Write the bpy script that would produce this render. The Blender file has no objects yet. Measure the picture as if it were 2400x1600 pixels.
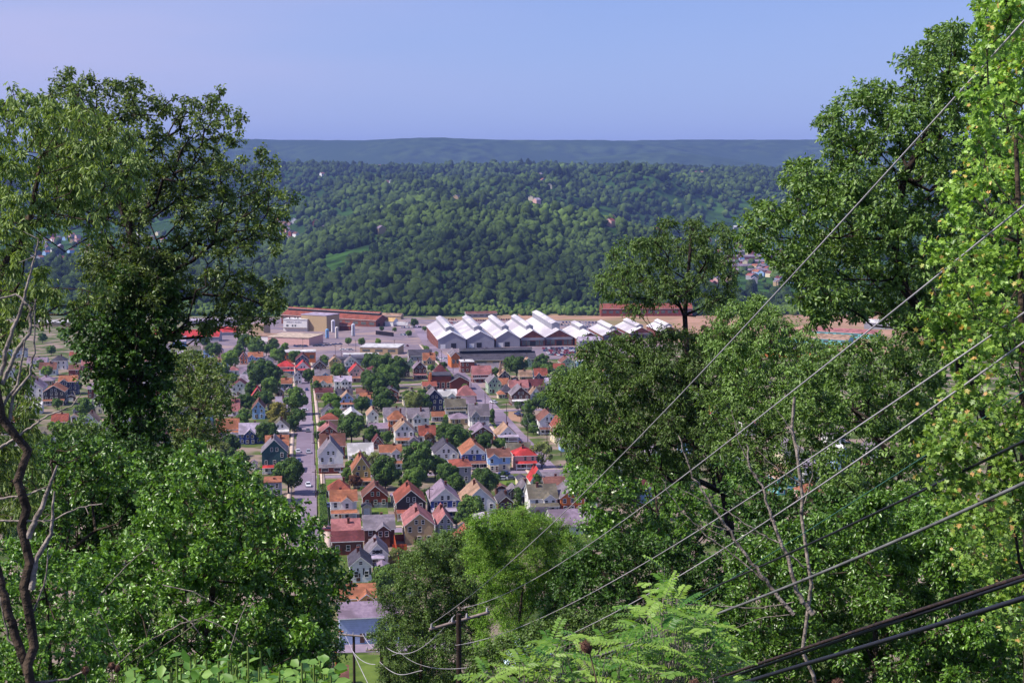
import bpy, math, random
import numpy as np
from mathutils import Vector, Matrix
rng = np.random.default_rng(7)
random.seed(7)
# ---------------------------------------------------------------- camera, sky, sun, exposure
F = 3300.0                      # focal length in pixels of a 2400 px wide frame
TH = math.atan(400 / F)         # camera pitch, horizon 400 px above the centre
HC = 85.9
SL = math.tan(math.radians(2.925))   # the town slopes gently down to the river
scene = bpy.context.scene
cam = bpy.data.cameras.new("camera"); camo = bpy.data.objects.new("camera", cam)
scene.collection.objects.link(camo); scene.camera = camo
cam.sensor_width = 36; cam.lens = F / 2400 * 36; cam.clip_start = 0.3; cam.clip_end = 60000
camo.location = (0, 0, HC); camo.rotation_euler = (math.pi / 2 - TH, 0, 0)
FW = np.array([0, math.cos(TH), -math.sin(TH)]); UP = np.array([0, math.sin(TH), math.cos(TH)]); RT = np.array([1., 0, 0])
CAM = np.array([0, 0, HC])
SUN_DIR = Vector((-0.80, -0.24, 0.0)).normalized() * math.cos(math.radians(50)) + Vector((0, 0, math.sin(math.radians(50))))
w = bpy.data.worlds.new("World"); scene.world = w; w.use_nodes = True
nt = w.node_tree; nt.nodes.clear()
sky = nt.nodes.new('ShaderNodeTexSky'); sky.sky_type = 'NISHITA'; sky.sun_disc = False
sky.sun_elevation = math.radians(50); sky.sun_rotation = math.atan2(SUN_DIR.x, SUN_DIR.y)
sky.altitude = 500; sky.air_density = 1.0; sky.dust_density = 0.5; sky.ozone_density = 1.6
tint = nt.nodes.new('ShaderNodeMix'); tint.data_type = 'RGBA'; tint.blend_type = 'MULTIPLY'; tint.inputs[0].default_value = 1
tint.inputs[7].default_value = (0.60, 0.68, 0.85, 1)
tc = nt.nodes.new('ShaderNodeTexCoord'); mp = nt.nodes.new('ShaderNodeMapping'); mp.inputs[3].default_value = (1.2, 1.2, 7)
cn = nt.nodes.new('ShaderNodeTexNoise'); cn.inputs['Scale'].default_value = 1.6; cn.inputs['Detail'].default_value = 5
cr = nt.nodes.new('ShaderNodeValToRGB'); cr.color_ramp.elements[0].position = 0.46; cr.color_ramp.elements[0].color = (.30, .30, .30, 1)
cr.color_ramp.elements[1].position = 0.78; cr.color_ramp.elements[1].color = (1, 1, 1, 1)
sep = nt.nodes.new('ShaderNodeSeparateXYZ'); lf = nt.nodes.new('ShaderNodeMapRange')
lf.inputs[1].default_value = 0.05; lf.inputs[2].default_value = -0.40; lf.inputs[3].default_value = 0.12; lf.inputs[4].default_value = 1.0
mu = nt.nodes.new('ShaderNodeMath'); mu.operation = 'MULTIPLY'
cm = nt.nodes.new('ShaderNodeMix'); cm.data_type = 'RGBA'; cm.inputs[7].default_value = (3.7, 3.6, 5.3, 1)
bg = nt.nodes.new('ShaderNodeBackground'); bg.inputs['Strength'].default_value = 0.12
out = nt.nodes.new('ShaderNodeOutputWorld')
Lk = nt.links.new
pw = nt.nodes.new('ShaderNodeMix'); pw.data_type = 'RGBA'; pw.inputs[0].default_value = .55; pw.inputs[7].default_value = (3.0, 3.6, 6.3, 1)
Lk(sky.outputs[0], pw.inputs[6]); Lk(pw.outputs[2], tint.inputs[6]); Lk(tc.outputs['Generated'], mp.inputs[0]); Lk(mp.outputs[0], cn.inputs[0]); Lk(cn.outputs[0], cr.inputs[0])
Lk(tc.outputs['Generated'], sep.inputs[0]); Lk(sep.outputs[0], lf.inputs[0]); Lk(cr.outputs[0], mu.inputs[0]); Lk(lf.outputs[0], mu.inputs[1])
Lk(mu.outputs[0], cm.inputs[0]); hzm = nt.nodes.new('ShaderNodeMapRange'); hzm.inputs[1].default_value = .13; hzm.inputs[2].default_value = 0.0; hzm.inputs[3].default_value = 0; hzm.inputs[4].default_value = .75
hmx = nt.nodes.new('ShaderNodeMix'); hmx.data_type = 'RGBA'; hmx.inputs[7].default_value = (2.6, 3.25, 5.3, 1)
Lk(sep.outputs[2], hzm.inputs[0]); Lk(hzm.outputs[0], hmx.inputs[0]); Lk(tint.outputs[2], hmx.inputs[6]); Lk(hmx.outputs[2], cm.inputs[6]); Lk(cm.outputs[2], bg.inputs[0]); Lk(bg.outputs[0], out.inputs[0])
sl = bpy.data.lights.new("sun", 'SUN'); sl.energy = 5.0; sl.angle = math.radians(0.5); sl.color = (1, 0.93, 0.85)
so = bpy.data.objects.new("sun", sl); so.rotation_euler = SUN_DIR.to_track_quat('Z', 'Y').to_euler(); scene.collection.objects.link(so)
scene.view_settings.view_transform = 'Standard'; scene.view_settings.look = 'None'
scene.view_settings.exposure = 0.44; scene.view_settings.gamma = 1
scene.cycles.use_denoising = True
scene.cycles.max_bounces = 6; scene.cycles.diffuse_bounces = 3; scene.cycles.glossy_bounces = 2; scene.cycles.transmission_bounces = 3
scene.cycles.volume_bounces = 0; scene.cycles.use_adaptive_sampling = True; scene.cycles.adaptive_threshold = 0.02
scene.cycles.sample_clamp_indirect = 4
# ---------------------------------------------------------------- projection and terrain
def P(x, y, D):
    x = np.asarray(x, float); y = np.asarray(y, float); D = np.asarray(D, float)
    return CAM + D[..., None] * (FW + ((x - 1200) / F)[..., None] * RT - ((y - 800) / F)[..., None] * UP)
def K(y): return (y - 570) / 86.0      # pixels per metre on the town plane at image row y
def G(x, y):                           # point of the town plane seen at pixel x, y
    d = FW + (x - 1200) / F * RT - (y - 800) / F * UP
    t = HC / -(d[2] + SL * d[1]); p = CAM + t * d
    return np.array([p[0], p[1], -SL * p[1]])
def _tab(pts, Y): return np.interp(Y, [p[0] for p in pts], [p[1] for p in pts])
HILL = [(1500, 757), (1750, 730), (1850, 700), (2050, 636), (2300, 572), (2480, 530), (2600, 517), (2700, 522), (2860, 540), (3050, 518), (3300, 487), (3480, 474), (3560, 477), (3720, 492), (3950, 468), (4200, 444), (4350, 438), (4550, 450), (4800, 428), (5300, 402), (5700, 396), (6200, 398), (7000, 401), (8000, 412), (9500, 404)]
VALR = [(1500, 757), (1750, 733), (2000, 697), (2500, 650), (3000, 607), (3500, 572), (4000, 538), (4300, 490), (4800, 445), (5500, 408), (6200, 399), (7000, 403), (8000, 412), (9500, 404)]
VALL = [(1500, 757), (1750, 730), (1900, 690), (2080, 640), (2250, 640), (2600, 626), (3000, 600), (3500, 572), (3900, 540), (4300, 490), (4800, 445), (5500, 408), (6200, 399), (7000, 403), (8000, 412), (9500, 404)]
def vn(x, y, s, seed=0):               # smooth value noise
    x = x / s + seed * 17.3; y = y / s + seed * 9.1
    xi = np.floor(x); yi = np.floor(y); fx = x - xi; fy = y - yi; fx = fx * fx * (3 - 2 * fx); fy = fy * fy * (3 - 2 * fy)
    def h(a, b):
        v = np.sin(a * 127.1 + b * 311.7 + seed * 5.7) * 43758.5453; return v - np.floor(v)
    return (h(xi, yi) * (1 - fx) + h(xi + 1, yi) * fx) * (1 - fy) + (h(xi, yi + 1) * (1 - fx) + h(xi + 1, yi + 1) * fx) * fy
RX = [0, 400, 560, 700, 850, 900, 980, 1040, 1100, 1280, 1450, 1600, 1750, 1920, 2400]
RY = [334, 330, 328, 328, 328, 326, 323, 323, 326, 332, 331, 329, 329, 327, 325]
def Z(X, Y):
    X = np.asarray(X, float); Y = np.asarray(Y, float)
    z = -SL * Y
    xi = 1200 + F * X / np.maximum(Y, 60)
    near = 60 * np.clip((138 - Y) / 138, 0, None) + 24 * np.clip((138 - Y) / 138, 0, None) ** 3
    z = z + np.where(Y < 0, 84.3 + SL * Y, near)
    wr = np.clip((xi - 1540) / 130, 0, 1); wl = np.clip((470 - xi) / 130, 0, 1)
    Yh = Y * (1 + np.clip((Y - 1800) / 500, 0, 1) * np.clip((6400 - Y) / 900, 0, 1) * (.10 * (vn(xi, Y * 0, 240, 7) - .5) + .07 * (vn(xi, Y * .3, 90, 8) - .5)))
    y1 = np.interp(xi, [300, 640, 850, 1050, 1300, 1480, 1650, 1800], [640, 606, 532, 508, 530, 562, 606, 650]); y2 = np.interp(xi, [300, 640, 760, 900, 1100, 1300, 1500, 1800, 2100], [462, 452, 436, 424, 440, 420, 432, 436, 440])
    def chain(pts):
        o = pts[0][1] + 0 * Yh
        for (a, ya), (b, yb) in zip(pts[:-1], pts[1:]): o = np.where(Yh > a, ya + (yb - ya) * np.clip((Yh - a) / (b - a), 0, 1), o)
        return o
    hill = chain([(1500, 757), (1750, 730), (1900, 730 - (730 - y1) * .30), (2200, 730 - (730 - y1) * .72), (2480, y1), (2600, y1 + 2), (2850, y1 + 48), (3100, y1 + 12), (3500, y1 + (y2 - y1) * .42), (3750, y1 + (y2 - y1) * .55), (4250, y2), (4400, y2 + 1), (4750, y2 + 20), (5400, 402), (5800, 395), (6300, 398), (7000, 403), (8000, 412), (9500, 404)])
    yt = hill * (1 - wr) * (1 - wl) + _tab(VALR, Y) * wr + _tab(VALL, Y) * wl
    rtop = np.interp(xi, RX, RY) + 5 * (vn(xi, 0 * xi, 150, 11) - .5) + 1.6 * (vn(xi, 0 * xi, 14, 12) - .5)
    yt = np.where(Y > 9500, 404 + (rtop - 404) * np.clip((Y - 9500) / 2500, 0, 1) ** .7 + np.clip((Y - 12000) / 6000, 0, 1) * 60, yt)
    zf = HC - Y * np.tan(TH + np.arctan((yt - 800) / F))
    amp = np.clip((Y - 1850) / 700, 0, 1)
    zf = zf + amp * (62 * (vn(X, Y, 760, 1) - .5) + 34 * (vn(X, Y, 300, 2) - .5) + 12 * (vn(X, Y, 120, 5) - .5)) * (1 - .6 * np.maximum(wr, wl) * (Y < 4000)) * np.where((Y > 5200) & (Y < 8000), .45, 1) * np.where(Y > 9500, 0, 1)
    rid = np.abs(vn(X + Y * .35, Y, 1500, 3) - .5) * 2
    zf = zf + np.where((Y > 9500), np.clip((Y - 9500) / 900, 0, 1) * np.clip((12500 - Y) / 1500, .0, 1) * (rid - .6) * 260 * (1 - np.clip((Y - 11300) / 700, 0, 1)), 0)
    f = np.clip((Y - 1700) / 60, 0, 1)
    return z * (1 - f) + zf * f
def gz(p): return float(Z(p[0], p[1]))
# ---------------------------------------------------------------- materials
def lin(c): return tuple(((v / 255) / 12.92 if v / 255 <= .04045 else ((v / 255 + .055) / 1.055) ** 2.4) for v in c)
_M = {}
def mat(name, col, col2=None, rough=.8, scale=.6, spec=.3, metal=0., bump=0., detail=4, col3=None, scale3=None, stripe=None):
    if name in _M: return _M[name]
    m = bpy.data.materials.new(name); m.use_nodes = True; n = m.node_tree; b = n.nodes['Principled BSDF']
    b.inputs['Roughness'].default_value = rough; b.inputs['Specular IOR Level'].default_value = spec; b.inputs['Metallic'].default_value = metal
    a = lin(col); c2 = lin(col2) if col2 else tuple(v * .72 for v in a)
    geo = n.nodes.new('ShaderNodeNewGeometry')
    t = n.nodes.new('ShaderNodeTexNoise'); t.inputs['Scale'].default_value = scale; t.inputs['Detail'].default_value = detail
    r = n.nodes.new('ShaderNodeValToRGB'); r.color_ramp.elements[0].position = .35; r.color_ramp.elements[1].position = .65
    r.color_ramp.elements[0].color = (*c2, 1); r.color_ramp.elements[1].color = (*a, 1)
    n.links.new(geo.outputs['Position'], t.inputs['Vector']); n.links.new(t.outputs[0], r.inputs[0]); o = r.outputs[0]
    if col3:
        t3 = n.nodes.new('ShaderNodeTexNoise'); t3.inputs['Scale'].default_value = scale3 or scale * .1; t3.inputs['Detail'].default_value = 3
        r3 = n.nodes.new('ShaderNodeValToRGB'); r3.color_ramp.elements[0].position = .45; r3.color_ramp.elements[1].position = .6
        mx = n.nodes.new('ShaderNodeMix'); mx.data_type = 'RGBA'; mx.inputs[7].default_value = (*lin(col3), 1)
        n.links.new(geo.outputs['Position'], t3.inputs['Vector']); n.links.new(t3.outputs[0], r3.inputs[0]); n.links.new(r3.outputs[0], mx.inputs[0]); n.links.new(o, mx.inputs[6]); o = mx.outputs[2]
    if stripe:                         # courses of boards or bricks, sheets of a metal roof
        sx = n.nodes.new('ShaderNodeSeparateXYZ'); n.links.new(geo.outputs['Position'], sx.inputs[0])
        ad = n.nodes.new('ShaderNodeMath'); ad.operation = 'MULTIPLY'; ad.inputs[1].default_value = stripe[1]; n.links.new(sx.outputs[stripe[0]], ad.inputs[0])
        fr = n.nodes.new('ShaderNodeMath'); fr.operation = 'FRACT'; n.links.new(ad.outputs[0], fr.inputs[0])
        gt = n.nodes.new('ShaderNodeMath'); gt.operation = 'LESS_THAN'; gt.inputs[1].default_value = .2; n.links.new(fr.outputs[0], gt.inputs[0])
        ml = n.nodes.new('ShaderNodeMath'); ml.operation = 'MULTIPLY'; ml.inputs[1].default_value = stripe[2]; n.links.new(gt.outputs[0], ml.inputs[0])
        ms = n.nodes.new('ShaderNodeMix'); ms.data_type = 'RGBA'; ms.inputs[7].default_value = tuple(v * .45 for v in a) + (1,)
        n.links.new(ml.outputs[0], ms.inputs[0]); n.links.new(o, ms.inputs[6]); o = ms.outputs[2]
    n.links.new(o, b.inputs['Base Color'])
    if bump:
        bp = n.nodes.new('ShaderNodeBump'); bp.inputs['Strength'].default_value = bump; bp.inputs['Distance'].default_value = .3
        n.links.new(t.outputs[0], bp.inputs['Height']); n.links.new(bp.outputs[0], b.inputs['Normal'])
    _M[name] = m; return m
def leafmat(name, c1, c2, tr=.35, gloss=.35, rough=.45, blotch=.15, c3=None, p3=.9, bump=0):
    if name in _M: return _M[name]
    m = bpy.data.materials.new(name); m.use_nodes = True; n = m.node_tree; b = n.nodes['Principled BSDF']; o = n.nodes['Material Output']
    at = n.nodes.new('ShaderNodeAttribute'); at.attribute_name = 'rnd'
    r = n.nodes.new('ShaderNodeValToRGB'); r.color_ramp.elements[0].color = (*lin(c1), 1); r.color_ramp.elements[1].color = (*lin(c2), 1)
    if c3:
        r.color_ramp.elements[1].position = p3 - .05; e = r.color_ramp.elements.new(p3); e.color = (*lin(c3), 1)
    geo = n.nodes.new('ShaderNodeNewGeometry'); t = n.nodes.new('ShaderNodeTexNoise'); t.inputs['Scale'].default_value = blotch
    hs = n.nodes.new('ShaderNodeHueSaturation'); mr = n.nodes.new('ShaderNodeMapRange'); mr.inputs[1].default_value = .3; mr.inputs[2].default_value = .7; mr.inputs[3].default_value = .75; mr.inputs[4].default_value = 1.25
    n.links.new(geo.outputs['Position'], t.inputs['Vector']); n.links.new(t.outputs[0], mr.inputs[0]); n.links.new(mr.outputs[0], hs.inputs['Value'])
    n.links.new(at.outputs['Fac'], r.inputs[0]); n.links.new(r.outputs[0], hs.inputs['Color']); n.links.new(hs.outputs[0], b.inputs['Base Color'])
    b.inputs['Roughness'].default_value = rough; b.inputs['Specular IOR Level'].default_value = gloss; tr *= .8
    if bump:
        bn = n.nodes.new('ShaderNodeTexNoise'); bn.inputs['Scale'].default_value = bump; bn.inputs['Detail'].default_value = 5; n.links.new(geo.outputs['Position'], bn.inputs['Vector'])
        bp = n.nodes.new('ShaderNodeBump'); bp.inputs['Strength'].default_value = 1; bp.inputs['Distance'].default_value = 2.2; n.links.new(bn.outputs[0], bp.inputs['Height']); n.links.new(bp.outputs[0], b.inputs['Normal'])
    if tr > 0:
        ts = n.nodes.new('ShaderNodeBsdfTranslucent'); mx = n.nodes.new('ShaderNodeMixShader'); mx.inputs[0].default_value = tr
        mc = n.nodes.new('ShaderNodeMix'); mc.data_type = 'RGBA'; mc.blend_type = 'MULTIPLY'; mc.inputs[0].default_value = 1; mc.inputs[7].default_value = (1.5, 1.5, .6, 1)
        n.links.new(hs.outputs[0], mc.inputs[6]); n.links.new(mc.outputs[2], ts.inputs[0]); n.links.new(b.outputs[0], mx.inputs[1]); n.links.new(ts.outputs[0], mx.inputs[2]); n.links.new(mx.outputs[0], o.inputs[0])
    _M[name] = m; return m
# ---------------------------------------------------------------- mesh helpers
COL = scene.collection
def meshdata(name, v, faces, mats=(), mi=None, rnd=None, smooth=False):
    """faces: list of (M,k) int arrays or one such array"""
    if isinstance(faces, np.ndarray): faces = [faces]
    faces = [np.asarray(f, np.int32) for f in faces if len(f)]
    me = bpy.data.meshes.new(name); v = np.asarray(v, np.float32)
    nl = sum(f.size for f in faces); nf = sum(len(f) for f in faces)
    me.vertices.add(len(v)); me.vertices.foreach_set('co', v.ravel()); me.loops.add(nl); me.polygons.add(nf)
    me.loops.foreach_set('vertex_index', np.concatenate([f.ravel() for f in faces]))
    tot = np.concatenate([np.full(len(f), f.shape[1], np.int32) for f in faces]); st = np.concatenate([[0], np.cumsum(tot)[:-1]]).astype(np.int32)
    me.polygons.foreach_set('loop_start', st)
    for m in mats: me.materials.append(m)
    if mi is not None: me.polygons.foreach_set('material_index', np.asarray(mi, np.int32))
    if rnd is not None:
        a = me.attributes.new('rnd', 'FLOAT', 'FACE'); a.data.foreach_set('value', np.asarray(rnd, np.float32))
    if smooth: me.polygons.foreach_set('use_smooth', np.ones(nf, bool))
    me.update(calc_edges=True); me.validate(); return me
def link(name, me, parent=None, **props):
    o = bpy.data.objects.new(name, me); COL.objects.link(o)
    if parent is not None: o.parent = parent
    for k, v in props.items(): o[k] = v
    return o
LABELS = {}
def tag(o, label, cat, group=None):
    label = ' '.join(label.split()); n = len(label.split())
    if n > 16: print('LABEL LONG', n, label); label = ' '.join(label.split()[:16])
    if label in LABELS: print('LABEL DUP', label)
    LABELS[label] = 1
    o['label'] = label; o['category'] = cat
    if group: o['group'] = group
def thing(name, label, cat, loc, rz=0, group=None, scale=None):
    o = bpy.data.objects.new(name, None); COL.objects.link(o); o.location = tuple(map(float, loc)); o.rotation_euler = (0, 0, rz); o.empty_display_size = .5
    if scale: o.scale = (scale,) * 3 if not hasattr(scale, '__len__') else scale
    tag(o, label, cat, group); return o
class MB:
    """collects boxes and polygons with material slots, builds ONE mesh"""
    def __init__(s): s.v = []; s.f = []; s.m = []
    def poly(s, pts, mi=0):
        i = len(s.v); s.v += [tuple(p) for p in pts]; s.f.append(tuple(range(i, i + len(pts)))); s.m.append(mi)
    def box(s, x0, x1, y0, y1, z0, z1, mi=0, top=None):
        i = len(s.v); s.v += [(x, y, z) for z in (z0, z1) for y in (y0, y1) for x in (x0, x1)]
        for k, f in enumerate([(0, 2, 3, 1), (4, 5, 7, 6), (0, 1, 5, 4), (2, 6, 7, 3), (0, 4, 6, 2), (1, 3, 7, 5)]):
            s.f.append(tuple(i + a for a in f)); s.m.append(top if (top is not None and k == 1) else mi)
    def prism(s, sec, y0, y1, mi=0, cap=None, axis='y'):
        """closed section [(x,z)...] extruded along y (or x with section in y,z)"""
        i = len(s.v); n = len(sec)
        for yy in (y0, y1):
            for a, b in sec: s.v.append((a, yy, b) if axis == 'y' else (yy, a, b))
        for k in range(n):
            l = (k + 1) % n; s.f.append((i + k, i + l, i + n + l, i + n + k)); s.m.append(mi[k] if isinstance(mi, (list, tuple)) else mi)
        c = cap if cap is not None else (mi if not isinstance(mi, (list, tuple)) else mi[0])
        s.f.append(tuple(range(i, i + n))); s.m.append(c); s.f.append(tuple(range(i + 2 * n - 1, i + n - 1, -1))); s.m.append(c)
    def cyl(s, x, y, z0, z1, r0, r1=None, n=10, mi=0):
        r1 = r0 if r1 is None else r1; i = len(s.v)
        for z, r in ((z0, r0), (z1, r1)):
            for k in range(n):
                a = 2 * math.pi * k / n; s.v.append((x + r * math.cos(a), y + r * math.sin(a), z))
        for k in range(n):
            l = (k + 1) % n; s.f.append((i + k, i + l, i + n + l, i + n + k)); s.m.append(mi)
        s.f.append(tuple(i + k for k in range(n))[::-1]); s.m.append(mi); s.f.append(tuple(i + n + k for k in range(n))); s.m.append(mi)
    def data(s, name, mats):
        me = bpy.data.meshes.new(name); me.from_pydata(s.v, [], s.f)
        for m in mats: me.materials.append(m)
        me.polygons.foreach_set('material_index', s.m); me.update(); return me
    def build(s, name, mats, parent=None, loc=None):
        o = link(name, s.data(name, mats), parent)
        if loc is not None: o.location = loc
        return o
def tubes(A, B, ra, rb, n=5):
    """separate tapered tubes between points A and B (M,3)"""
    A = np.asarray(A, float); B = np.asarray(B, float); M = len(A)
    d = B - A; L = np.linalg.norm(d, axis=1, keepdims=True) + 1e-9; d = d / L
    t = np.where(np.abs(d[:, 2:3]) > .9, [[1., 0, 0]], [[0, 0, 1.]]); u = np.cross(d, t); u /= np.linalg.norm(u, axis=1, keepdims=True); w_ = np.cross(d, u)
    a = np.arange(n) * 2 * math.pi / n; c = np.cos(a)[None, :, None]; s = np.sin(a)[None, :, None]
    ring = u[:, None] * c + w_[:, None] * s
    va = A[:, None] + ring * np.reshape(ra, (-1, 1, 1)); vb = (B + d * L * .02)[:, None] + ring * np.reshape(rb, (-1, 1, 1))
    v = np.concatenate([va, vb], 1).reshape(-1, 3)
    k = np.arange(n); q = np.stack([k, (k + 1) % n, (k + 1) % n + n, k + n], 1)
    f = (np.arange(M)[:, None, None] * 2 * n + q[None]).reshape(-1, 4)
    return v, f
def polytube(pts, r, n=6):
    """one continuous tube along a polyline; r scalar or per point"""
    pts = np.asarray(pts, float); m = len(pts); r = np.broadcast_to(np.asarray(r, float), (m,))
    t = np.gradient(pts, axis=0); t /= np.linalg.norm(t, axis=1, keepdims=True) + 1e-9
    ref = np.array([0, 0, 1.]) if abs(t[:, 2]).mean() < .8 else np.array([1., 0, 0])
    u = np.cross(t, ref); u /= np.linalg.norm(u, axis=1, keepdims=True) + 1e-9; w_ = np.cross(t, u)
    a = np.arange(n) * 2 * math.pi / n
    v = (pts[:, None] + (u[:, None] * np.cos(a)[None, :, None] + w_[:, None] * np.sin(a)[None, :, None]) * r[:, None, None]).reshape(-1, 3)
    k = np.arange(n); q = np.stack([k, (k + 1) % n, (k + 1) % n + n, k + n], 1)
    f = (np.arange(m - 1)[:, None, None] * n + q[None]).reshape(-1, 4); return v, f
def join(parts):
    vs = []; fs = []; o = 0
    for v, f in parts:
        vs.append(v); fs.append(f + o); o += len(v)
    return np.concatenate(vs), np.concatenate(fs)
# ---------------------------------------------------------------- ground sheet, streets, lots
def build_ground():
    Ys = np.concatenate([np.linspace(-60, 140, 41), np.linspace(150, 1440, 60), np.linspace(1455, 3400, 170), np.linspace(3420, 6400, 100), np.linspace(6480, 9400, 30), np.linspace(9500, 12300, 90), np.linspace(12500, 20000, 14)])
    us = np.linspace(-.62, .62, 380); U, Yg = np.meshgrid(us, Ys); X = U * (np.maximum(Yg, 0) + 120)
    z = Z(X, Yg); v = np.stack([X, Yg, z], -1).reshape(-1, 3); nx = len(us); ny = len(Ys)
    i = np.arange(nx - 1)[None] + np.arange(ny - 1)[:, None] * nx
    f = np.stack([i, i + 1, i + nx + 1, i + nx], -1).reshape(-1, 4)
    m = mat('earth', (84, 98, 46), (58, 72, 34), rough=1, scale=.09, spec=.1, col3=(136, 118, 108), scale3=.07, detail=8)
    m2 = mat('woodland', (62, 92, 40), (20, 34, 18), rough=1, scale=.02, spec=.0, bump=1, detail=10, col3=(44, 66, 32), scale3=.0015)
    cy = (Yg[:-1, :-1]).ravel(); mi = np.where((cy > 1640) | (cy < 150), 1, 0); mi = np.where(cy > 8000, 2, mi); m3 = mat('ridge_woodland', (66, 84, 50), (34, 50, 34), rough=1, scale=.010, spec=.0, bump=1, detail=14, col3=(48, 66, 42), scale3=.0016)
    link('ground', meshdata('ground', v, f, [m, m2, m3], mi, smooth=True), kind='structure')
build_ground()
def resample(pts, n):
    pts = np.array(pts, float); s = np.concatenate([[0], np.cumsum(np.linalg.norm(np.diff(pts, axis=0), axis=1))]); t = np.linspace(0, s[-1], n)
    return np.stack([np.interp(t, s, pts[:, k]) for k in range(pts.shape[1])], 1)
def strip(name, pix, width, m, lift, off=0., kerb=0.):
    p = np.array([G(*q) for q in pix]); p = resample(p, max(2, len(p) * 6)); d = np.gradient(p[:, :2], axis=0); d /= np.linalg.norm(d, axis=1, keepdims=True)
    nn = np.stack([d[:, 1], -d[:, 0]], 1); c = p[:, :2] + nn * off; a = c - nn * width / 2; b = c + nn * width / 2
    def z3(q, l): return np.column_stack([q, -SL * q[:, 1] + l])
    n = len(p); i = np.arange(n - 1)
    if kerb:
        v = np.concatenate([z3(a, lift + kerb), z3(b, lift + kerb), z3(a, -.3), z3(b, -.3)])
        f = np.concatenate([np.stack([i, i + n, i + n + 1, i + 1], 1), np.stack([i + 2 * n, i, i + 1, i + 2 * n + 1], 1), np.stack([i + n, i + 3 * n, i + 3 * n + 1, i + n + 1], 1)])
    else:
        v = np.concatenate([z3(a, lift), z3(b, lift)]); f = np.stack([i, i + n, i + n + 1, i + 1], 1)
    link(name, meshdata(name, v, f, [m]), kind='structure')
def patch(name, pix, m, lift):
    v = np.array([G(*q) for q in pix]); v[:, 2] += lift
    me = bpy.data.meshes.new(name); me.from_pydata([tuple(a) for a in v], [], [tuple(range(len(v)))]); me.materials.append(m)
    link(name, me, kind='structure')
ROAD = mat('road_asphalt', (144, 128, 142), (126, 112, 126), scale=.35, spec=.2, col3=(112, 98, 112), scale3=.02, detail=8)
WALK = mat('sidewalk_concrete', (196, 172, 156), (160, 142, 134), scale=.8, spec=.2, detail=6)
LOT = mat('lot_asphalt', (126, 112, 122), (104, 92, 102), scale=.12, spec=.2, col3=(146, 124, 118), scale3=.025, detail=8)
DIRT = mat('dirt', (172, 132, 110), (140, 112, 88), scale=.04, spec=.1, col3=(126, 112, 76), scale3=.012, detail=8)
LAWN = mat('lawn', (98, 116, 50), (74, 92, 38), scale=.3, spec=.1, rough=1, detail=8)
VERGE = mat('verge_grass', (96, 112, 50), (74, 92, 38), scale=.5, spec=.1, rough=1, detail=6)
S1 = [(717, 1320), (716.5, 1193), (715.5, 1033), (714, 960), (712, 905), (710, 850)]
strip('street', S1, 7.6, ROAD, .10)
strip('kerb_verge', S1, 1.0, VERGE, .05, 4.7, .10)
strip('sidewalk', S1, 1.7, WALK, .05, 6.2, .14)
strip('sidewalk_far_side', S1, 1.5, WALK, .05, -5.6, .14)
CX = lambda y, x0=640, x1=1420: [(x0, y + (760 - x0) * .024), (x1, y - (x1 - 760) * .024)]
for nm, y, wd, x0, x1 in (('cross_street', 1117, 6, 722, 1420), ('lower_cross_street', 1246, 7, 725, 1400), ('upper_cross_street', 1014, 4, 640, 708), ('alley', 1000, 3.2, 722, 1150), ('middle_cross_street', 968, 7, 480, 710), ('north_street', 907, 6, 480, 1130), ('far_street', 972, 8, 1150, 1400), ('foothill_street', 1521, 6, 700, 1300)):
    strip(nm, CX(y, x0, x1), wd, ROAD, .07)
    if nm in ('cross_street', 'lower_cross_street', 'far_street', 'north_street'): strip(nm + '_sidewalk', CX(y, max(x0, 745), x1), 1.4, WALK, .05, -(wd / 2 + 2.2), .12)
S2 = [(1400, 1240), (1300, 1120), (1262, 1080), (1236, 1050), (1196, 1008), (1168, 975), (1138, 943), (1113, 912), (1078, 878), (1050, 850), (1022, 826), (1005, 808), (985, 778), (972, 760)]
strip('avenue', S2, 9.0, ROAD, .13)
strip('avenue_verge', S2[1:-2], 1.3, VERGE, .05, -5.6, .11)
strip('avenue_sidewalk', S2[1:-2], 1.8, WALK, .05, -7.4, .15)
patch('corner_lot', [(1190, 984), (1222, 990), (1224, 966), (1192, 964)], DIRT, .04)
patch('parking_lot', [(600, 880), (960, 836), (1050, 822), (972, 745), (560, 745), (430, 800)], LOT, .03)
patch('mill_yard', [(1020, 850), (1420, 838), (1560, 812), (1540, 742), (960, 745)], LOT, .05)
patch('brown_field', [(960, 748), (1400, 752), (1560, 800), (2400, 850), (2400, 742), (1900, 734), (1250, 734)], DIRT, .06)
patch('avenue_gravel_lot', [(1110, 905), (1172, 915), (1170, 892), (1098, 890)], LOT, .03)
patch('lawn', [(650, 1640), (1000, 1640), (1000, 1534), (660, 1534)], LAWN, .05)
patch('side_lawn', [(843, 1215), (912, 1212), (905, 1180), (842, 1182)], LAWN, .05)
patch('corner_lawn', [(742, 1152), (800, 1150), (795, 1122), (742, 1123)], LAWN, .05)
patch('strip_lawn', [(750, 1238), (782, 1236), (778, 1168), (748, 1168)], LAWN, .04)
patch('school_lawn', [(1010, 1012), (1045, 1012), (1040, 990), (1006, 990)], LAWN, .05)
patch('vacant_lot_lawn', [(1178, 1165), (1262, 1160), (1240, 1122), (1175, 1126)], LAWN, .05)
patch('deep_lot_lawn', [(1200, 1205), (1245, 1203), (1240, 1176), (1198, 1180)], LAWN, .06)
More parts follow.
